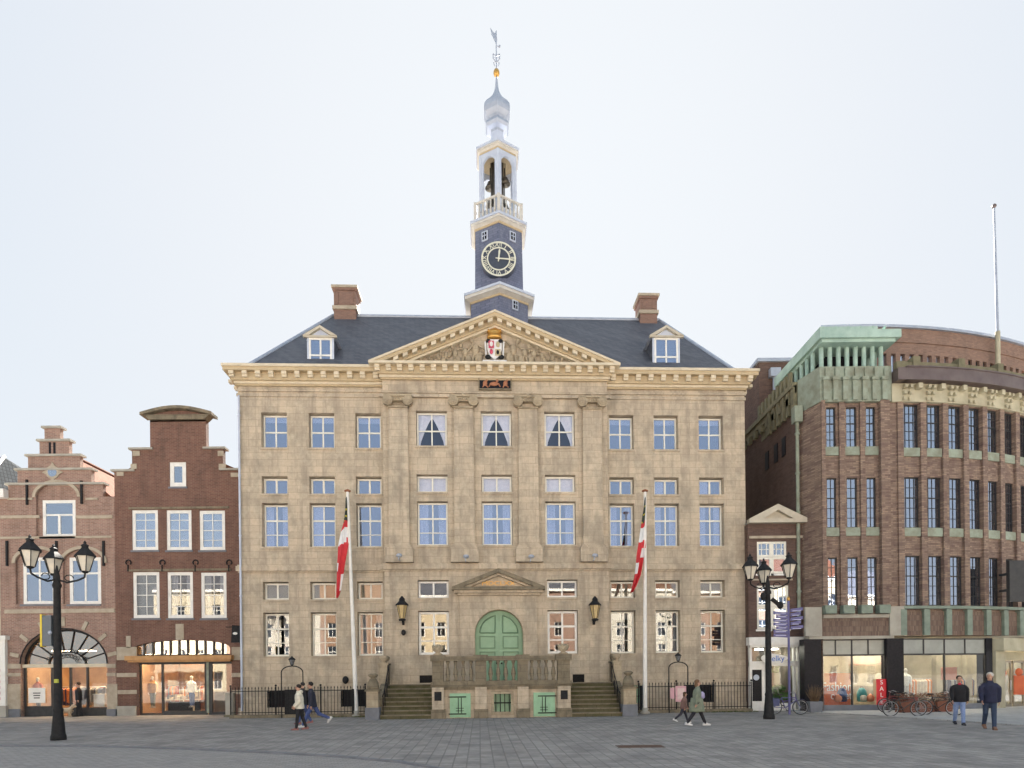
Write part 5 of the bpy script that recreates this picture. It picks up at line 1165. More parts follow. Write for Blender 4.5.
# ------------------------------------------------------------------ flagpoles and flags
FR=PM('flag_red',(.60,.035,.045),(.52,.025,.035),5,.7); FW=PM('flag_white',(.80,.80,.80),(.72,.72,.74),5,.7); FK=PM('flag_black_green',(.02,.03,.025),(.03,.05,.035),5,.7); FY=PM('flag_yellow',(.60,.52,.05),(.5,.42,.05),5,.7)
def flagpole(bx,by,tx,ty,lab):
    X,Y=G(bx,by); Y=30.1; fr=Fr(0,Y,0); u0,_=fr.p(bx,by); u1,z1=fr.p(tx,ty)
    t=thing('flagpole',lab,'flagpole',(u0,Y,0),0,'white flagpoles in front of the town hall')
    m=M(); m.tube((0,0,.0),(u1-u0,0,z1),.11,.065,12); m.build('pole',WHITE,t); m=M(); m.lathe([(.24,0),(.24,.08),(.14,.14),(.14,.3)],(0,0,0),12); m.build('base',GREYST,t)
    m=M(); m.lathe([(.10,0),(.16,.03),(.16,.07),(.03,.14)],(u1-u0,0,z1),12); m.build('cap',PM('brass_cap',(.35,.15,.08),(.3,.12,.07),5,.4,.5),t); return u0,u1,z1,Y
def flag(prof,colf,Y,lab):
    """prof: list of (py, xl, xr)"""
    fr=Fr(0,Y,0); m=M(); n=9; rows=60
    py0,py1=prof[0][0],prof[-1][0]
    def at(py):
        for (a,al,ar),(b,bl,br) in zip(prof[:-1],prof[1:]):
            if a<=py<=b: t=(py-a)/(b-a); return al+(bl-al)*t, ar+(br-ar)*t
    P=[]
    for i in range(rows+1):
        py=py0+(py1-py0)*i/rows; xl,xr=at(min(max(py,py0),py1)); r=[]
        for j in range(n+1):
            s=j/n; px=xl+(xr-xl)*s; dy=.11*math.sin(s*8+i*.05)+.05*math.sin(s*17+i*.11+1)
            u,z=fr.p(px,py+ .6*math.sin(s*6)); r.append((u,Y-.12+dy*min(1,i/12+.1),z))
        P.append(r)
    for i in range(rows):
        for j in range(n):
            py=py0+(py1-py0)*(i+.5)/rows; m.add([P[i][j],P[i][j+1],P[i+1][j+1],P[i+1][j]],[(0,3,2,1)],colf(py,(j+.5)/n),True)
    o=m.build('flag',[FR,FW,FK,FY]); 
    # weld the cloth
    import bmesh
    b=bmesh.new(); b.from_mesh(o.data); bmesh.ops.remove_doubles(b,verts=b.verts,dist=.0005); b.to_mesh(o.data); b.free()
    md=o.modifiers.new('thickness','SOLIDIFY'); md.thickness=.012
    return tag(o,lab,'flag',None)
_,_,_,Yf=flagpole(356.5,714,347.5,492,'white flagpole leaning slightly left, between the left windows')
flagpole(645,713,645,492,'upright white flagpole in front of the right wing')
def c1(py,s):
    w=py+4*s
    if w<524: return 3 if (math.sin(py*1.9)+math.sin(s*9+py)>.9 and py>510) else 2
    if w<531: return 0
    if w<546: return 1 if s<.75 or py<538 else 0
    if 563<py<571 and s<.25: return 1
    if 574<py<591 and s>.6: return 1
    return 0
flag([(498,346.5,347.3),(510,345.5,347.8),(523,343.5,348.5),(532,341,348.6),(545,338.6,349),(556,338,347.2),(568,337.3,345.5),(580,336.9,344),(590,336.6,342.5),(598,337.3,339)],c1,Yf,'red and white flag with a dark yellow speckled canton hanging from the left pole')
def c2(py,s):
    w=py+3*s
    if w<524: return 3 if (math.sin(py*1.7)+math.sin(s*8+py)>1.2 and py>505) else 2
    if w<529: return 0
    if w<543: return 1
    if 548<py<558 and s>.6: return 1
    if 563<py<574 and s<.3: return 1
    return 0
flag([(498,644.4,645.2),(510,643.2,645.4),(523,641.3,645.6),(532,640,645.7),(545,638,645.6),(556,636.3,643.2),(566,635.6,641.5),(576,634.2,639.5),(586,631.8,635.5),(593,630,631.8)],c2,Yf,'red and white flag with a plain dark canton hanging from the right pole')
# ------------------------------------------------------------------ street lamps
def street_lamp(loc,lab):
    t=thing('street_lamp',lab,'street lamp',loc,0,'three armed black street lamps'); H=5.3
    m=M(); m.lathe([(.22,0),(.22,.12),(.195,.2),(.17,.55),(.145,.8),(.135,.9),(.15,.98),(.12,1.05),(.115,2.5),(.10,H-.4),(.14,H-.3),(.10,H-.2),(.09,H),(.05,H+.2),(.02,H+.35)],(0,0,0),16); m.build('post',BLACKM,t)
    for a in (0,120,240):
        d=Vector((math.cos(R(a)),math.sin(R(a)),0)); 
        m=M(); pts=[d*.0+Vector((0,0,H-.1)),d*.3+Vector((0,0,H-.2)),d*.6+Vector((0,0,H-.12)),d*.8+Vector((0,0,H-.02)),d*.82+Vector((0,0,H+.12))]; m.path(pts,.03,7)
        m.path([d*(.35+.13*math.cos(q))+Vector((0,0,H-.05+.1*math.sin(q))) for q in [k*.7 for k in range(8)]],.016,5); arm=m.build('arm',BLACKM,t)
        c=d*.82+Vector((0,0,H+.12)); m=M(); m.lathe([(.07,0),(.12,.05),(.05,.08)],c,8); m.lathe([(.27,.55),(.335,.53),(.32,.58),(.20,.72),(.12,.80),(.10,.86),(.13,.9),(.04,.96),(.05,1.0),(.01,1.06)],c,6,0,False)
        for k in range(6): q=k*math.pi/3; m.tube(c+Vector((.14*math.cos(q),.14*math.sin(q),.06)),c+Vector((.28*math.cos(q),.28*math.sin(q),.55)),.014,n=4)
        l=m.build('lantern',BLACKM,t); m=M(); m.lathe([(.12,.07),(.265,.54)],c,6,0,False); m.build('lantern_pane',FROST,l)
    return t
def at_ground(px,py): x,y=G(px,py); return (x,y,0)
sl1=street_lamp(at_ground(58.5,740),'black three armed street lamp in front of the stepped gable house')
sl1.rotation_euler=(0,0,R(12))
sl2=dup(sl1,None,at_ground(769,719),R(-42.5),'black three armed street lamp in front of the narrow white shop'); sl2.scale=(1.05,1.05,1.06)
x,y,_=at_ground(58.5,740)
t=thing('traffic_box','dark rectangular panel with a yellow edge fixed to the left lamp post','panel',(x-.25,y-.05,3.05)); m=M(); m.box(-.17,.12,-.05,.12,0,.98); m.build('panel',PM('slate_grey_panel',(.10,.12,.15),(.08,.1,.12),4,.5),t); m=M(); m.box(-.23,-.171,-.06,.13,-.03,1.01); m.build('edge',PM('yellow_edge',(.65,.5,.03),(.6,.45,.03),4,.5),t); m=M(); m.ell((.1,-.07,.42),(.07,.05,.07),8,5); m.build('clamp',LEAD,t)
o=M(); o.box(x+.02,x+.14,y-.2,y-.15,1.85,1.97); tag(o.build('sticker',PM('yellow_green_sticker',(.4,.42,.05),(.3,.35,.05),9,.6)),'small yellow green sticker on the left lamp post','sticker')
x,y,_=at_ground(769,719); m=M(); m.tube((x+.1,y-.15,5.0),(x+.35,y-.25,4.75),.09,n=8); m.ell((x+.4,y-.27,4.72),(.14,.12,.16),8,5); m.ell((x-.25,y-.15,5.1),(.12,.12,.18),8,5); m.tube((x-.25,y-.1,5.1),(x+.1,y-.1,5.25),.03)
tag(m.build('camera_pair',BLACKM),'small dark camera cluster on the right lamp post','camera')
# ------------------------------------------------------------------ finger post
X,Y=G(789.5,714.5); fr=Fr(0,Y,0); fpz=lambda q:fr.z(q,789)
PURP=PM('blue_purple_paint',(.105,.10,.27),(.08,.08,.21),4,.45)
t=thing('finger_post','purple finger post with stacked direction boards beside the narrow white shop','signpost',(X,Y,0))
m=M(); m.tube((0,0,0),(0,0,fpz(601)),.055,.05,10); m.build('pole',PURP,t); m=M(); m.ell((0,0,fpz(599)),(.08,.08,.12),8,5); m.build('finial',GOLD,t)
for s,x0,x1,y0,y1,n in ((-1,773.5,788,611,637,7),(1,790.5,803,609,631,5)):
    for k in range(n):
        a=fr.uu(x0,620)-X+(.12 if s<0 and k%3==1 else 0); b=fr.uu(x1,620)-X-(.1 if s>0 and k%2 else 0); za=fpz(y0+(y1-y0)*k/n); h=.145; sk=.08*(-s)
        m=M(); m.add([(a,-.02,za-h),(b,-.02,za-h-(.06 if s<0 else -.08)),(b,-.02,za-(.06 if s<0 else -.08)),(a,-.02,za),(a,.02,za-h),(b,.02,za-h-(.06 if s<0 else -.08)),(b,.02,za-(.06 if s<0 else -.08)),(a,.02,za)],[(0,1,2,3),(5,4,7,6),(0,4,5,1),(1,5,6,2),(2,6,7,3),(3,7,4,0)])
        bd=m.build('direction_board',PURP,t)
        m=M(); c=(a+b)/2; zc_=za-h/2-.02; m.box(a+.08,b-.1,-.026,-.0205,zc_-.02,zc_+.02); m.build('print',PM('pale_board_print',(.42,.42,.6),(.36,.36,.55),6,.6) if 'pale_board_print' not in bpy.data.materials else bpy.data.materials['pale_board_print'],bd)
# ------------------------------------------------------------------ bicycles
def ring(m,c,Rr,r,n=24,k=6,mi=0):
    vs=[];fs=[]
    for i in range(n):
        a=2*math.pi*i/n
        for j in range(k):
            b=2*math.pi*j/k; q=Rr+r*math.cos(b); vs.append((c[0]+q*math.cos(a),c[1]+r*math.sin(b),c[2]+q*math.sin(a)))
    for i in range(n):
        for j in range(k): fs.append((i*k+j,((i+1)%n)*k+j,((i+1)%n)*k+(j+1)%k,i*k+(j+1)%k))
    m.add(vs,fs,mi,True)
RUB=PM('tyre_rubber',(.03,.03,.032),(.045,.045,.045),9,.8); STL=PM('bright_steel',(.45,.46,.48),(.35,.36,.38),9,.35,.8); LEATH=PM('black_saddle',(.02,.018,.016),(.03,.028,.026),9,.6)
def bicycle(loc,rz,lab,col,crate=None,lean=6):
    t=thing('bicycle',lab,'bicycle',loc,rz,'parked bicycles' ); t.rotation_euler=(R(lean),0,rz)
    fm=PM('bike_'+str(len(bpy.data.materials)),col,tuple(x*.8 for x in col),9,.4); w=.345
    for x in (-.54,.56):
        m=M(); ring(m,(x,0,w),w-.02,.02); tw=m.build('wheel',RUB,t); m=M(); ring(m,(x,0,w),w-.05,.012,24,5); m.build('rim',STL,tw); m=M()
        for k in range(14): a=k*math.pi/7; m.tube((x,.0,w),(x+(w-.05)*math.cos(a),0,w+(w-.05)*math.sin(a)),.0035,n=4)
        m.tube((x,-.04,w),(x,.04,w),.02,n=6); m.build('spokes',STL,tw)
    m=M(); bb=(-.08,0,.30); se=(-.24,0,.78); hd=(.36,0,.80); hl=(.40,0,.68); m.tube(bb,se,.018); m.tube(se,(hd[0],0,.78),.016) if lean>5 else None; m.tube(bb,hl,.019); m.tube((-.18,0,.6),(hl[0]-.01,0,.72),.013); m.tube(hl,hd,.02)
    for s in (-.05,.05):
        m.tube((bb[0],s*.5,bb[2]),(-.54,s,w),.011); m.tube((se[0],s*.3,.74),(-.54,s,w),.010); m.tube((hl[0],s,.66),(.56,s,w),.012)
    m.tube((hd[0],0,.8),(hd[0]-.02,0,.98),.014); m.build('frame',fm,t)
    m=M(); m.path([(.18,-.28,.98),(.30,-.22,1.03),(.34,0,1.0),(.30,.22,1.03),(.18,.28,.98)],.012,6); hbm=m.build('handlebar',STL,t); m=M(); m.tube((.18,-.28,.98),(.08,-.29,.96),.018); m.tube((.18,.28,.98),(.08,.29,.96),.018); m.build('grips',LEATH,hbm)
    m=M(); m.tube((-.24,0,.78),(-.27,0,.9),.013); m.ell((-.28,0,.93),(.13,.07,.035),10,6); m.ell((-.36,0,.935),(.07,.1,.04),8,5); m.build('saddle',LEATH,t)
    m=M(); m.box(-.72,-.32,-.06,.06,.72,.735); m.tube((-.7,-.05,.72),(-.54,-.05,w),.007); m.tube((-.7,.05,.72),(-.54,.05,w),.007); m.build('rack',BLACKM,t)
    m=M(); ring(m,(bb[0],.03,bb[2]),.085,.008,16,4); m.tube((bb[0],.05,bb[2]),(bb[0]+.1,.05,bb[2]-.13),.01); m.tube((bb[0],-.05,bb[2]),(bb[0]-.1,-.05,bb[2]+.13),.01); m.box(bb[0]+.05,bb[0]+.15,.05,.14,bb[2]-.15,bb[2]-.12); m.box(bb[0]-.15,bb[0]-.05,-.14,-.05,bb[2]+.12,bb[2]+.15); m.build('crank',BLACKM,t)
    m=M(); 
    for x in (-.54,.56):
        for k in range(7):
            a=R(40+k*16) if x<0 else R(30+k*16); b=a+R(16); q=w+.03; m.add([(x+q*math.cos(a),-.03,w+q*math.sin(a)),(x+q*math.cos(a),.03,w+q*math.sin(a)),(x+q*math.cos(b),.03,w+q*math.sin(b)),(x+q*math.cos(b),-.03,w+q*math.sin(b))],[(0,1,2,3)])
    m.build('mudguard',fm,t)
    if crate: m=M(); 
    if crate:
        for s in (-1,1): m.box(-.75,-.33,s*.15-.06,s*.15+.06,.42,.74)
        m.build('pannier',PM('pannier_'+str(len(bpy.data.materials)),crate,tuple(x*.7 for x in crate),9,.7),t)
    return t
bicycle(at_ground(787,714.5),R(-18),'purple blue bicycle with panniers parked by the narrow white shop',(.10,.09,.30),(.08,.09,.2))
bicycle(at_ground(904,716.5),R(-8),'grey bicycle with a shiny wheel, against the black granite pier',(.06,.06,.06),None)
bicycle(at_ground(939,715.5),R(-35),'black bicycle in front of the rust red planters',(.02,.02,.022),None)
bicycle(at_ground(899,713),R(170),'dark red bicycle partly hidden behind the grey one',(.22,.03,.03),(.2,.05,.04))
# ------------------------------------------------------------------ planters, cabinet, manhole
RUST=PM('rust_red_steel',(.22,.085,.05),(.14,.05,.03),6,.85); RLEAF=PM('red_brown_leaves',(.24,.10,.06),(.12,.05,.03),14,.9)
for k,(a,lab) in enumerate(((898,'rust red planter with low red brown shrubs, nearest the granite pier'),(916,'middle rust red planter with low red brown shrubs'),(934,'rust red planter with low red brown shrubs, right of the others'))):
    fr=Fr(0,28.6+.15*k,0); u=fr.uu(a,705); t=thing('planter',lab,'planter',(u,28.6+.15*k,.035),R(8),'rust red planters')
    m=M(); m.grid([(0,.78,0,.5)],[],-.2,-.17); m.box(0,.78,.17,.2,0,.5); m.box(0,.03,-.17,.17,0,.5); m.box(.75,.78,-.17,.17,0,.5); m.box(.03,.75,-.17,.17,.02,.45,1); m.build('trough',[RUST,BLACKG],t)
    m=M(); r=random.Random(k)
    for j in range(420):
        x,y,z=r.uniform(.0,.78),r.uniform(-.2,.2),r.uniform(.42,.95)*(1-.15*r.random()); a1,a2=r.uniform(0,6.3),r.uniform(-1,1); s=.04
        d1=Vector((math.cos(a1),math.sin(a1),a2*.5))*s; d2=Vector((-math.sin(a1),math.cos(a1),.6))*s*.6; c=Vector((x,y,z)); m.add([c-d1,c-d2,c+d1,c+d2],[(0,1,2,3)])
    m.build('shrub',RLEAF,t)
fr=Fr(0,29.6,0); u=fr.uu(814.5,705); t=thing('grey_planter','grey planter with dry brown grasses in front of the black granite pier','planter',(u,29.6,.035))
m=M(); m.prism([(-.27,0),(.27,0),(.32,.5),(-.32,.5)],-.2,.2); m.build('pot',BLUEST,t); m=M(); r=random.Random(9)
for j in range(90):
    a=r.uniform(0,6.3); q=r.uniform(.0,.16); L_=r.uniform(.45,.85); sp=r.uniform(.1,.35); b=(q*math.cos(a),q*math.sin(a)*.7,.48); e=(b[0]+sp*math.cos(a),b[1]+sp*math.sin(a),.48+L_); m.tube(b,e,.008,.003,4)
m.build('grasses',PM('dry_grass',(.20,.13,.07),(.13,.08,.04),9,.9),t)
fr=Fr(0,31.2,0); u=fr.uu(230.5,705); t=thing('corner_cabinet','short pale grey stone cabinet at the left corner of the town hall','cabinet',(u,31.2,0)); m=M(); m.box(-.19,.19,-.15,.15,.1,1.15); m.box(-.21,.21,-.17,.17,1.15,1.2); m.build('body',GREYST,t); m=M(); m.box(-.24,.24,-.2,.2,0,.1); m.build('foot',MOSSC,t)
m=M(); fr=Fr(0,32.2,0); u,z=fr.p(236,634); m.prism([(u-.22,z-.45),(u+.22,z-.45),(u+.26,z+.42),(u-.16,z+.46)],32.1,32.2); m.box(u-.5,u-.2,32.13,32.17,z+.34,z+.38)
o=m.build('hanging_sign',BLACKM); tag(o,'small black hanging sign on the house beside the town hall corner','sign'); m=M(); m.ell((u,32.095,z+.02),(.13,.01,.07),10,5); m.build('print',WHT,o)
fr=Fr(0,23,0); X,Y=G(640,746.5); m=M(); m.box(X-.62,X+.62,Y-.28,Y+.28,.0,.008)
for k in range(9): m.box(X-.56,X+.56,Y-.24+k*.055,Y-.215+k*.055,.008,.014)
o=m.build('drain_cover',PM('rusty_drain_iron',(.11,.07,.055),(.08,.055,.045),12,.8)); tag(o,'rusty rectangular drain cover in the paving','drain cover')
# ------------------------------------------------------------------ goods in the shops
def rack(loc,lab,cols,n=16):
    t=thing('clothes_rack',lab,'clothes rack',loc); m=M(); m.path([(-.7,0,0),(-.7,0,1.5),(.7,0,1.5),(.7,0,0)],.018,6); m.build('rail',STL,t)
    r=random.Random(int(loc[0]*10))
    for k in range(n):
        x=-.62+1.24*k/(n-1); h=r.uniform(.7,1.0); m=M(); m.prism([(-.2,1.36),(-.05,1.46),(.05,1.46),(.2,1.36),(.17,1.45-h),(-.17,1.45-h)],x-.02,x+.02,0,'x'); m.build('garment',cols[r.randrange(len(cols))],t)
    return t
GC=[PM('garment_%d'%i,c,tuple(q*.7 for q in c),6,.9) for i,c in enumerate(((.55,.5,.45),(.05,.06,.12),(.6,.22,.08),(.12,.14,.2),(.65,.6,.5),(.35,.06,.05),(.3,.3,.3)))]
def inhouse(px,Y): fr=Fr(0,Y,0); return fr.uu(px,700)
rack((inhouse(70,35.2),35.2,.03),'rack of dark and orange clothes behind the left arched shopfront',[GC[1],GC[2],GC[6],GC[1]])
rack((inhouse(93,34.8),34.8,.03),'rack of grey clothes right of the arched shop doorway',[GC[3],GC[0],GC[6]])
rack((inhouse(168,37.2),37.2,.03),'rack of mixed clothes at the back of the lit shop',GC)
rack((inhouse(195,37.5),37.5,.03),'rack of pale clothes at the back right of the lit shop',[GC[0],GC[4],GC[6],GC[2]])
rack((inhouse(148,36.8),36.8,.03),'rack of orange clothes behind the left pane of the lit shop',[GC[2],GC[4],GC[0]])
t=thing('display_table','table heaped with folded clothes inside the lit shop','table',(inhouse(182,35.0),35.0,.03)); m=M(); m.box(-.9,.9,-.35,.35,.7,.76); 
for sx_ in (-.8,.8):
    for sy_ in (-.28,.28): m.box(sx_-.03,sx_+.03,sy_-.03,sy_+.03,0,.7)
m.build('table',GC[4],t); r=random.Random(4)
for k in range(14): m=M(); x=-.8+k*.12; h=r.uniform(.08,.28); m.box(x,x+.1,-.3,.25,.76,.76+h); m.build('folded_clothes',GC[r.randrange(7)],t)
m=M(); m.box(-.9,.9,.2,.3,.05,.6); m.build('shelf',BLACKG,t)
t=thing('white_counter','white box display low in the arched shopfront','display',(inhouse(101.5,33.9),33.9,.45)); m=M(); m.box(-.3,.3,-.2,.2,0,.65); m.box(-.33,.33,-.23,.23,.65,.7); m.build('counter',WHITE,t)
for px,py,c,lab in ((842,699,(.03,.09,.28),'blue backpack in front of the orange poster'),(862,697,(.03,.30,.30),'teal backpack in the store window')):
    fr=Fr(0,30.85,0); u,z=fr.p(px,py); t=thing('backpack',lab,'backpack',(u,30.85,.45),0,'backpacks in the store window'); mt=PM('backpack_%d'%px,c,tuple(q*.6 for q in c),6,.7)
    m=M(); m.lathe([(.22,0),(.26,.08),(.25,.4),(.19,.58),(.1,.68)],(0,0,0),12,0,True,0,1,.6); m.build('body',mt,t); m=M(); m.lathe([(.16,.05),(.17,.25),(.1,.32)],(0,-.13,0),10,0,True,0,1,.4); m.build('pocket',GC[4] if px>850 else GC[1],t); m=M(); m.path([(-.06,0,.66),(-.05,0,.76),(.05,0,.76),(.06,0,.66)],.015,5); m.build('handle',BLACKM,t)
for px,lab in ((838,'orange ball beside the blue backpack'),(870.5,'orange ball beside the teal backpack')):
    fr=Fr(0,30.75,0); u,z=fr.p(px,702.5); m=M(); m.lathe([(.02,0),(.15,.05),(.19,.17),(.17,.3),(.06,.37),(.03,.42)],(u,30.75,.42),14); tag(m.build('ball',PM('orange_ball_%d'%px,(.6,.22,.12),(.5,.17,.09),5,.6)),lab,'ball','orange balls in the store window')
# ------------------------------------------------------------------ people
def blob(m,voxel=.016,it=5):
    """fuses overlapping solids into one continuous smooth surface"""
    me=bpy.data.meshes.new('tmp'); me.from_pydata([tuple(v) for v in m.v],[],m.f); o=bpy.data.objects.new('tmp',me); COL.objects.link(o)
    md=o.modifiers.new('r','REMESH'); md.mode='VOXEL'; md.voxel_size=voxel; md.use_smooth_shade=True
    sm=o.modifiers.new('s','SMOOTH'); sm.factor=.5; sm.iterations=it
    bpy.context.view_layer.update()
    out=bpy.data.meshes.new_from_object(o.evaluated_get(bpy.context.evaluated_depsgraph_get())); bpy.data.objects.remove(o); return out
def limb(m,pts):
    for (p,r),(p2,r2) in zip(pts[:-1],pts[1:]): m.tube(p,p2,r,r2,12)
    for p,r in pts: m.ell(p,(r,r,r),12,8)
def trunk(m,secs):
    """secs: (centre, half depth x, half width y)"""
    n=16; vs=[]; fs=[]
    for c,a,b in secs:
        for i in range(n):
            t=2*math.pi*i/n; vs.append((c[0]+a*math.cos(t),c[1]+b*math.sin(t),c[2]))
    for k in range(len(secs)-1):
        for i in range(n): fs.append((k*n+i,k*n+(i+1)%n,(k+1)*n+(i+1)%n,(k+1)*n+i))
    fs.append(tuple(range(n))[::-1]); fs.append(tuple(range((len(secs)-1)*n,len(secs)*n))); m.add(vs,fs,0,True)
def chain(pts):
    """pts: {name:(co,r)} helper to index"""
    return pts
SKIN=PM('skin',(.50,.30,.215),(.44,.25,.18),8,.6,0,0); EYE=PM('eye_dark',(.02,.015,.012),(.03,.02,.02),8,.3,0,0); LIP=PM('lip',(.36,.14,.12),(.3,.12,.1),8,.6,0,0)
SHW=PM('white_shoe',(.7,.7,.7),(.6,.6,.6),8,.6)
def person(loc,rz,lab,H=1.75,top=(.05,.05,.07),legs=(.1,.12,.2),shoe=(.05,.05,.05),hair=(.05,.03,.02),legA=(24,6),legB=(-22,22),armL=(-12,14),armR=(10,12),coat=0,puff=1.0,hood=False,hairk='short',turn=0,collar=None,group='people crossing the square',cat='person',name='person',skin=None,female=False,lean=3,jeans_fade=None):
    s=H/1.75; V3=lambda x,y,z:Vector((x*s,y*s,z*s)); t=thing(name,lab,cat,loc,rz,group)
    mt=lambda n,c,c2=None:PM(n+'_%d'%len(bpy.data.materials),c,c2 or tuple(q*.72 for q in c),9,.85)
    hipz=.92; sw=.165 if female else .19
    pel=V3(0,0,.95); ln=math.tan(R(lean)); at=lambda z:V3(ln*(z-.95),0,z)
    ch=at(1.28); nk=at(1.47); nk2=at(1.53)
    J={}
    for nm,sd,(th_,kn) in (('L',1,legA),('R',-1,legB)):
        h=V3(0,sd*.09,hipz); a=R(th_); k=h+V3(math.sin(a)*.42,0,-math.cos(a)*.42); b=R(th_-kn); f=k+V3(math.sin(b)*.42,0,-math.cos(b)*.42)
        J['h'+nm],J['k'+nm],J['f'+nm]=h,k,f; J['fa'+nm]=b
    low=min(J['fL'].z,J['fR'].z)-.085*s
    for nm,sd,(ua_,el) in (('L',1,armL),('R',-1,armR)):
        sh_=at(1.42)+V3(0,sd*sw,0); a=R(ua_); e=sh_+V3(math.sin(a)*.29,sd*.05,-math.cos(a)*.29); b=R(ua_+el); w_=e+V3(math.sin(b)*.25,0*sd,-math.cos(b)*.25); J['s'+nm],J['e'+nm],J['w'+nm]=sh_,e,w_; J['wa'+nm]=b
    q=s
    b0=M(); trunk(b0,[(V3(0,0,.86),.09*q,.13*q),(pel,.10*q,.145*q),(at(1.12),.085*q,.115*q),(ch,.10*q,.14*q),(at(1.40),.085*q,.14*q),(at(1.46),.05*q,.07*q)])
    limb(b0,[(at(1.42),.055*q),(nk2,.052*q),(at(1.58)+V3(.01,0,0),.06*q)])
    hb0=at(1.655)
    b0.ell(hb0+V3(-.005,0,.02),(.098*q,.078*q,.098*q),14,9); b0.ell(hb0+V3(.03,0,-.045),(.062*q,.058*q,.07*q),12,8)
    for nm in 'LR':
        sd=1 if nm=='L' else -1
        limb(b0,[(J['s'+nm]-V3(0,sd*.04,.04),.048*q),(J['e'+nm],.036*q),(J['w'+nm],.026*q)])
        limb(b0,[(J['h'+nm],.08*q),(J['k'+nm],.052*q),(J['f'+nm],.036*q)])
    B=M(); B.mesh(blob(b0,.013*q,3))
    # face
    hc=at(1.655); tr=Matrix.Rotation(R(turn),3,'Z')
    def fp(x,y,z): return hc+tr@V3(x,y,z)
    B.ell(fp(.105,0,-.015),(.022*s,.014*s,.028*s),6,5)
    for sd in (-1,1): B.ell(fp(.082,sd*.034,.018),(.012*s,.014*s,.009*s),6,4,1); B.ell(fp(0,sd*.082,-.005),(.018*s,.012*s,.03*s),6,4)
    B.ell(fp(.092,0,-.06),(.01*s,.025*s,.008*s),6,4,2)
    # hands: palm, four fingers, thumb
    for nm,sd in (('L',1),('R',-1)):
        w_=J['w'+nm]; b=J['wa'+nm]; d=Vector((math.sin(b),0,-math.cos(b))); n_=Vector((math.cos(b),0,math.sin(b))); sdv=Vector((0,sd,0))
        pc=w_+d*.05*s; B.ell(pc,(.035*s,.018*s,.05*s),8,6)
        for k,(o_,L_) in enumerate(((-.024,.062),(-.008,.07),(.008,.066),(.024,.052))):
            p0=w_+d*.085*s+n_*o_*s; p1=p0+d*L_*.5*s-sdv*.008*s; p2=p1+d*L_*.42*s-sdv*.022*s; B.tube(p0,p1,.0085*s,.0078*s,6); B.tube(p1,p2,.0078*s,.006*s,6)
        p0=w_+d*.03*s+n_*.03*s; p1=p0+d*.035*s+n_*.018*s; p2=p1+d*.03*s-sdv*.01*s; B.tube(p0,p1,.0105*s,.009*s,6); B.tube(p1,p2,.009*s,.007*s,6)
    off=Vector((0,0,-low)); 
    def fin(m,name_,mats): 
        m.v=[v+off for v in m.v]; return m.build(name_,mats,t)
    fin(B,'body',[skin or SKIN,EYE,LIP])
    # jacket
    p=.022*puff; jb=M(); hz0=.83 if not coat else .92
    trunk(jb,[(at(hz0),.125*q+p,.165*q+p),(at(hz0+.05),.13*q+p,.17*q+p),(at(1.08),.12*q+p,.15*q+p),(at(1.25),.125*q+p,.165*q+p),(at(1.37),.105*q+p,.165*q+p),(at(1.44),.07*q+p*.7,.11*q+p*.7),(at(1.49),.055*q+p*.5,.065*q+p*.5)])
    for nm in 'LR':
        sd=1 if nm=='L' else -1; e,w_,sh_=J['e'+nm],J['w'+nm],J['s'+nm]
        limb(jb,[(sh_-V3(0,sd*.05,.055),.066*q+p*.8),(sh_+(e-sh_)*.45+V3(0,sd*.012,0),.055*q+p*.8),(e,.046*q+p*.8),(e+(w_-e)*.97,.036*q+p*.6)])
    if hood: jb.ell(at(1.49)+V3(-.09,0,0),(.07*q,.11*q,.08*q),12,8)
    if collar is None: trunk(jb,[(at(1.46),.07*q+p*.5,.08*q+p*.5),(at(1.535),.062*q+p*.4,.068*q+p*.4)])
    jm=M(); jm.mesh(blob(jb,.016*q,5))
    if coat:
        prof=[(.20,coat),(.215,coat+.05),(.19,.8),(.165,1.0),(.15,1.1)]
        st=(J['kL'].x+J['kR'].x)/2/q; 
        jm.lathe([((r_+p)*q,z_*s) for r_,z_ in prof],(0,0,0),16,0,True,0,1.2,.85)
    fin(jm,'coat' if coat else 'jacket',mt('jacket',top))
    # trousers
    tb=M(); trunk(tb,[(V3(0,0,.83),.10*q,.14*q),(pel,.125*q,.165*q),(V3(0,0,1.03),.115*q,.15*q)])
    for nm in 'LR': limb(tb,[(J['h'+nm],.097*q),(J['k'+nm],.073*q),(J['f'+nm]+(J['k'+nm]-J['f'+nm])*.02,.058*q)])
    tm=M(); tm.mesh(blob(tb,.016*q,4)); fin(tm,'trousers',mt('trousers',legs,jeans_fade))
    for nm in 'LR':
        f=J['f'+nm]; b=J['fa'+nm]; lift=(f.z-.085*s-low); pitch=-min(.9,lift*4) if lift>.02 else 0
        m=M(Matrix.Translation(f)@Matrix.Rotation(-pitch,4,'Y')@Matrix.Rotation(0,4,'X')); m.prism([(-.09*s,-.085*s),(.19*s,-.085*s),(.2*s,-.055*s),(.12*s,-.02*s),(.05*s,.02*s),(-.06*s,.02*s),(-.09*s,-.02*s)],-.04*s,.04*s,0); m.ell((.15*s,0,-.055*s),(.06*s,.045*s,.03*s),8,5); fin(m,'shoe',mt('shoe',shoe))
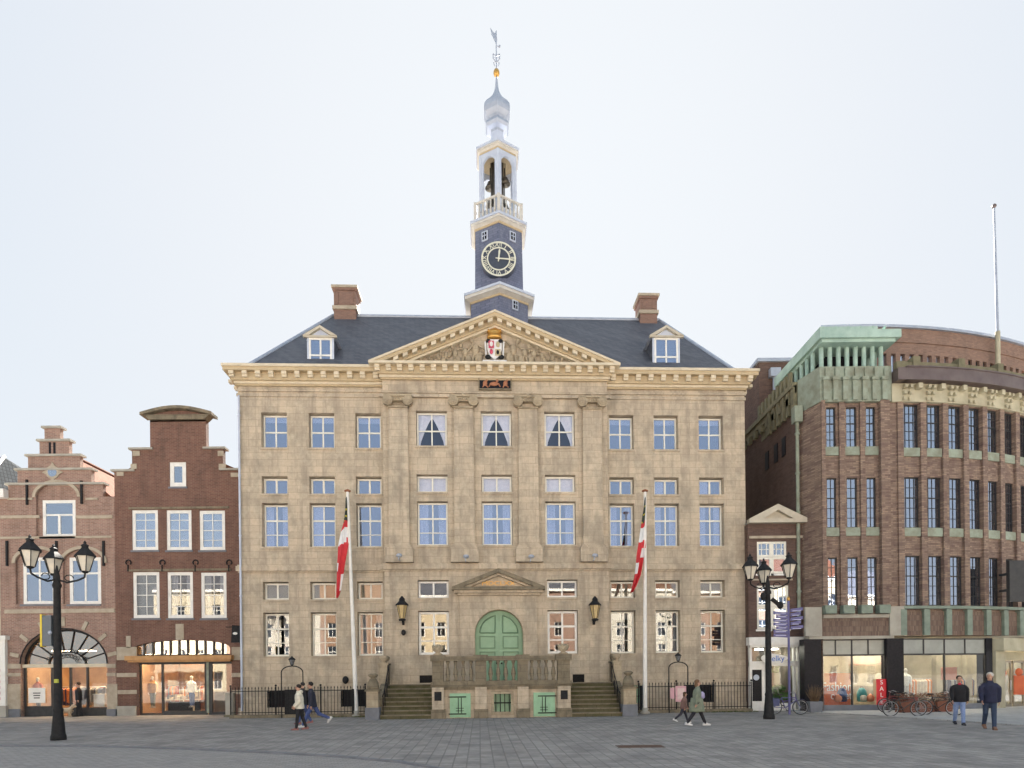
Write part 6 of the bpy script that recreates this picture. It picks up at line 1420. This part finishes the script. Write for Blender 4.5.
    if hair:
        m=M(); c=hc+V3(-.016,0,.045); m.ell(c,(.106*s,.096*s,.095*s),14,9)
        if hairk=='long': m.ell(hc+V3(-.05,0,-.06),(.07*s,.085*s,.12*s),10,7)
        if hairk=='bun': m.ell(hc+V3(-.09,0,.07),(.045*s,.045*s,.045*s),8,6)
        if hairk=='cap': m.ell(hc+V3(.05,0,.06),(.09*s,.07*s,.02*s),8,5)
        if hairk!='cap' : m.v=[hc+tr@(v-hc) for v in m.v]
        # keep the face free
        m.v=[v if (tr.inverted()@(v-hc)).x<.05*s or (v-hc).z>.07*s else hc+tr@Vector((.05*s,(tr.inverted()@(v-hc)).y,max((v-hc).z,.055*s))) for v in m.v]
        fin(m,'hair',mt('hair',hair))
    if collar: m=M(); m.ell(at(1.475)+V3(.055,0,0),(.045*s,.06*s,.05*s),8,5); fin(m,'shirt_collar',mt('collar',collar))
    return t,s,off
def foot(px,py): x,y=G(px,py); return (x,y,0)
# group on the left
person(foot(303.5,724),R(186),'person in a black cap and dark jacket, mostly hidden between two others on the left',1.72,(.03,.03,.035),(.06,.09,.22),(.3,.13,.12),(.02,.02,.022),(14,5),(-14,12),hairk='cap')
person(foot(313,727),R(185),'person in a dark navy jacket and jeans striding left behind the cream hoodie',1.80,(.022,.025,.045),(.06,.09,.24),(.55,.55,.55),(.02,.018,.018),(26,4),(-30,38),lean=7)
person(foot(300,730),R(187),'person in a cream hooded jacket and black trousers walking left',1.66,(.72,.68,.56),(.015,.015,.02),(.28,.13,.12),(.025,.018,.015),(10,4),(-10,10),(-14,50),(10,30),puff=1.8,hood=True,hairk='bun',female=True,lean=4)
# pair right of the terrace
person(foot(697,725.5),R(-2),'person in a long grey green coat and white shoes walking right',1.74,(.20,.23,.17),(.02,.018,.025),(.7,.7,.7),(.16,.09,.05),(24,2),(-20,14),(14,25),(-16,10),coat=.58,puff=1.5,hairk='long',female=True)
person(foot(683.5,723),R(-4),'child in a dusty brown jacket and dark trousers behind the green coat',1.22,(.23,.13,.11),(.03,.03,.045),(.7,.7,.7),(.11,.06,.03),(20,4),(-24,26),(10,20),(-10,10),puff=1.5,hairk='long',female=True,lean=8)
X,Y=G(702,725); t=thing('handbag','lavender handbag carried by the person in the green coat','handbag',(X,Y+.1,.98)); m=M(); m.lathe([(.10,0),(.15,.05),(.14,.2),(.08,.27)],(0,0,0),10,0,True,0,1,.5); m.build('body',PM('lavender_bag',(.42,.38,.6),(.34,.3,.5),6,.6),t); m=M(); m.path([(-.08,0,.25),(-.04,0,.5),(.04,0,.5),(.08,0,.25)],.012,5); m.build('handle',BLACKM,t)
fr=Fr(0,30.55,0); u,z=fr.p(680.5,694.5); PINK=PM('pink_board',(.66,.38,.42),(.6,.32,.37),4,.6)
t=thing('pink_notice','pink framed notice board hung on the right fence','notice board',(u,30.5,0)); m=M(); m.box(-.26,.26,-.03,0,z-.35,z+.42); m.build('frame',PINK,t); m=M(); m.box(-.17,.17,-.04,-.031,z-.25,z+.32); m.build('print',PM('pale_pink_print',(.7,.55,.52),(.6,.42,.42),9,.6),t)
m=M(); u2=fr.uu(672,694); m.box(u2-.1,u2+.1,30.47,30.5,z-.2,z+.33); tag(m.build('pink_strip',PINK),'narrow pink strip on the right fence, beside the pink notice','notice')
# two men at the right
person(foot(959.5,725),R(-114),'person in a black jacket over a red shirt and light blue jeans',1.74,(.012,.012,.016),(.16,.24,.46),(.03,.03,.04),(.03,.02,.015),(11,4),(-10,18),(-8,14),(8,18),puff=1.5,collar=(.55,.03,.06),jeans_fade=(.30,.38,.58))
person(foot(990,729.5),R(-116),'grey haired person in a dark navy jacket and dark jeans looking left',1.84,(.014,.018,.05),(.03,.05,.10),(.22,.12,.08),(.55,.52,.47),(9,3),(-13,18),(-10,12),(14,16),puff=1.6,turn=-35)
# in the doorway of the arched shop, with a dog
fr=Fr(0,32.75,0)
person((fr.uu(79,700),32.75,0),R(200),'person in dark clothes with an orange scarf in the arched shop doorway',1.78,(.02,.02,.025),(.025,.025,.03),(.02,.02,.02),(.05,.03,.02),(6,2),(-4,4),collar=(.6,.2,.05),puff=1.4,group=None)
# mannequins
MQ=PM('mannequin_white',(.62,.6,.58),(.55,.53,.5),6,.5)
for px,Yd,lab,tc,lc in ((38.5,34.0,'mannequin in a pale red top behind the white notice',(.55,.2,.15),(.10,.11,.13)),(153,34.1,'mannequin in an orange top behind the left pane of the lit shop',(.6,.33,.12),(.15,.16,.13)),(192,34.3,'mannequin in a white top and blue trousers in the lit shop',(.66,.66,.68),(.08,.14,.35)),(905.5,32.0,'mannequin in a white coat beside the second granite pier',(.7,.72,.72),(.5,.5,.5))):
    fr=Fr(0,Yd,0); person((fr.uu(px,700),Yd,.35),R(-90),lab,1.72,tc,lc,(.3,.3,.3),None,(4,2),(-3,3),(6,10),(-6,10),skin=MQ,cat='mannequin',name='mannequin',group='mannequins in shop windows')
# dog
X,Y=G(69,716.5); Y=min(Y,32.6); FUR=PM('cream_dog_fur',(.55,.45,.33),(.42,.33,.23),14,.95)
t=thing('dog','small shaggy cream dog standing in front of the arched shop doorway','dog',(X+.12,32.3,0),R(8))
d0=M(); limb(d0,[((-.27,0,.38),.105),((0,0,.36),.115),((.24,0,.37),.135)]); limb(d0,[((.24,0,.40),.11),((.36,0,.50),.08),((.43,0,.58),.085)]); limb(d0,[((.45,0,.575),.06),((.56,0,.55),.035)])
for sd in (-1,1):
    limb(d0,[((.27,sd*.07,.28),.055),((.26,sd*.07,.14),.034),((.27,sd*.07,.035),.03),((.31,sd*.07,.025),.025)])
    limb(d0,[((-.26,sd*.07,.30),.07),((-.20,sd*.075,.20),.048),((-.33,sd*.075,.13),.03),((-.30,sd*.075,.03),.028),((-.26,sd*.075,.025),.024)])
limb(d0,[((-.36,0,.44),.03),((-.46,0,.52),.035),((-.50,0,.62),.02)])
m=M(); m.mesh(blob(d0,.014,3))
for sd in (-1,1): m.ell((.41,sd*.08,.60),(.03,.02,.06),6,5); m.ell((.505,sd*.035,.60),(.012,.012,.012),6,4,1)
m.ell((.585,0,.555),(.016,.016,.014),6,4,1)
r=random.Random(2)
for k in range(500):   # shaggy tufts
    a=r.uniform(0,6.28); x=r.uniform(-.34,.38); rr_=.12; p0=Vector((x,rr_*math.cos(a),.37+rr_*math.sin(a))); p1=p0+Vector((r.uniform(-.05,.02),.03*math.cos(a),-.05+.02*math.sin(a))); w_=Vector((.012,0,0)); m.add([p0-w_,p0+w_,p1],[(0,1,2)],0)
m.build('body',[FUR,EYE],t)
# ------------------------------------------------------------------ houses across the square (mirrored in the windows)
OPC=[PM('cream_render',(.55,.50,.39),(.48,.43,.33),1,.9),BRICKR,PM('white_render',(.52,.50,.44),(.45,.43,.38),1,.9),BM('orange_brick',(.30,.18,.12),(.24,.135,.09),(.3,.26,.2),.25,.08,.012),PM('ochre_render',(.50,.42,.29),(.43,.35,.24),1,.9)]
x=-52; k=0; r=random.Random(12)
while x<52:
    wd=r.uniform(8.5,12.5); h=r.uniform(11,14.5); h=h+1.5 if k%3==0 else h; 
    t=thing('facing_house','sunlit house across the square, seen only mirrored in the windows','house',(x,-24,0),R(180),'houses across the square'); 
    n=int(wd/2.4); fl=4; holes=[]; 
    for i in range(n):
        for j in range(fl):
            c=wd*(i+.5)/n; z0=1.0+j*3.2 if j else .3; holes.append((-c-.6,-c+.6,z0,z0+(2.0 if j else 2.5)))
    holes=[q for q in holes if q[3]<h-.5]
    m=M(); m.grid([(-wd,0,0,h)],holes,0,.3); m.box(-wd,0,9,9.2,0,h); m.box(-wd,-wd+.2,.3,9,0,h); m.box(-.2,0,.3,9,0,h); m.build('wall',OPC[k%5],t)
    for q in holes: window(t,*q,.15,2,[(.6,.08)],.1,.06,GLH,WHITE)
    m=M()
    if k%2: m.prism([(-wd,h),(0,h),(-wd/2,h+wd*.42)],.0,.3)
    m.prism([(-.3,h),(9.4,h),(4.5,h+4)],-wd,0,0,'x'); m.build('roof',TILE if k%2 else SLATE,t)
    m=M(); m.box(-wd,0,-.35,-.003,h-.35,h); m.build('cornice',WHITE,t)
    if k%2==0: m=M(); m.box(-wd+.5,-.5,-1.6,-.01,2.85,2.95); m.build('awning',FR if k%4 else CAST,t)
    x+=wd+.02; k+=1


for px,lab,cols in ((918,'rack of pale clothes in the store window, left of the white pillar',[GC[4],GC[0],GC[2]]),(960,'rack of dark and red clothes in the store window nearest the entrance',[GC[1],GC[5],GC[6],GC[2]])):
    fr=Fr(0,33.3,0); rack((fr.uu(px,700),33.3,.03),lab,cols)

for px,Yd,lab in ((31,35.6,'rack of pale clothes behind the left shop mannequin'),(104,36.4,'rack of red and cream clothes deep in the arched shop')):
    fr=Fr(0,Yd,0); rack((fr.uu(px,700),Yd,.03),lab,[GC[5],GC[4],GC[0]] if px>50 else [GC[4],GC[6],GC[0]])
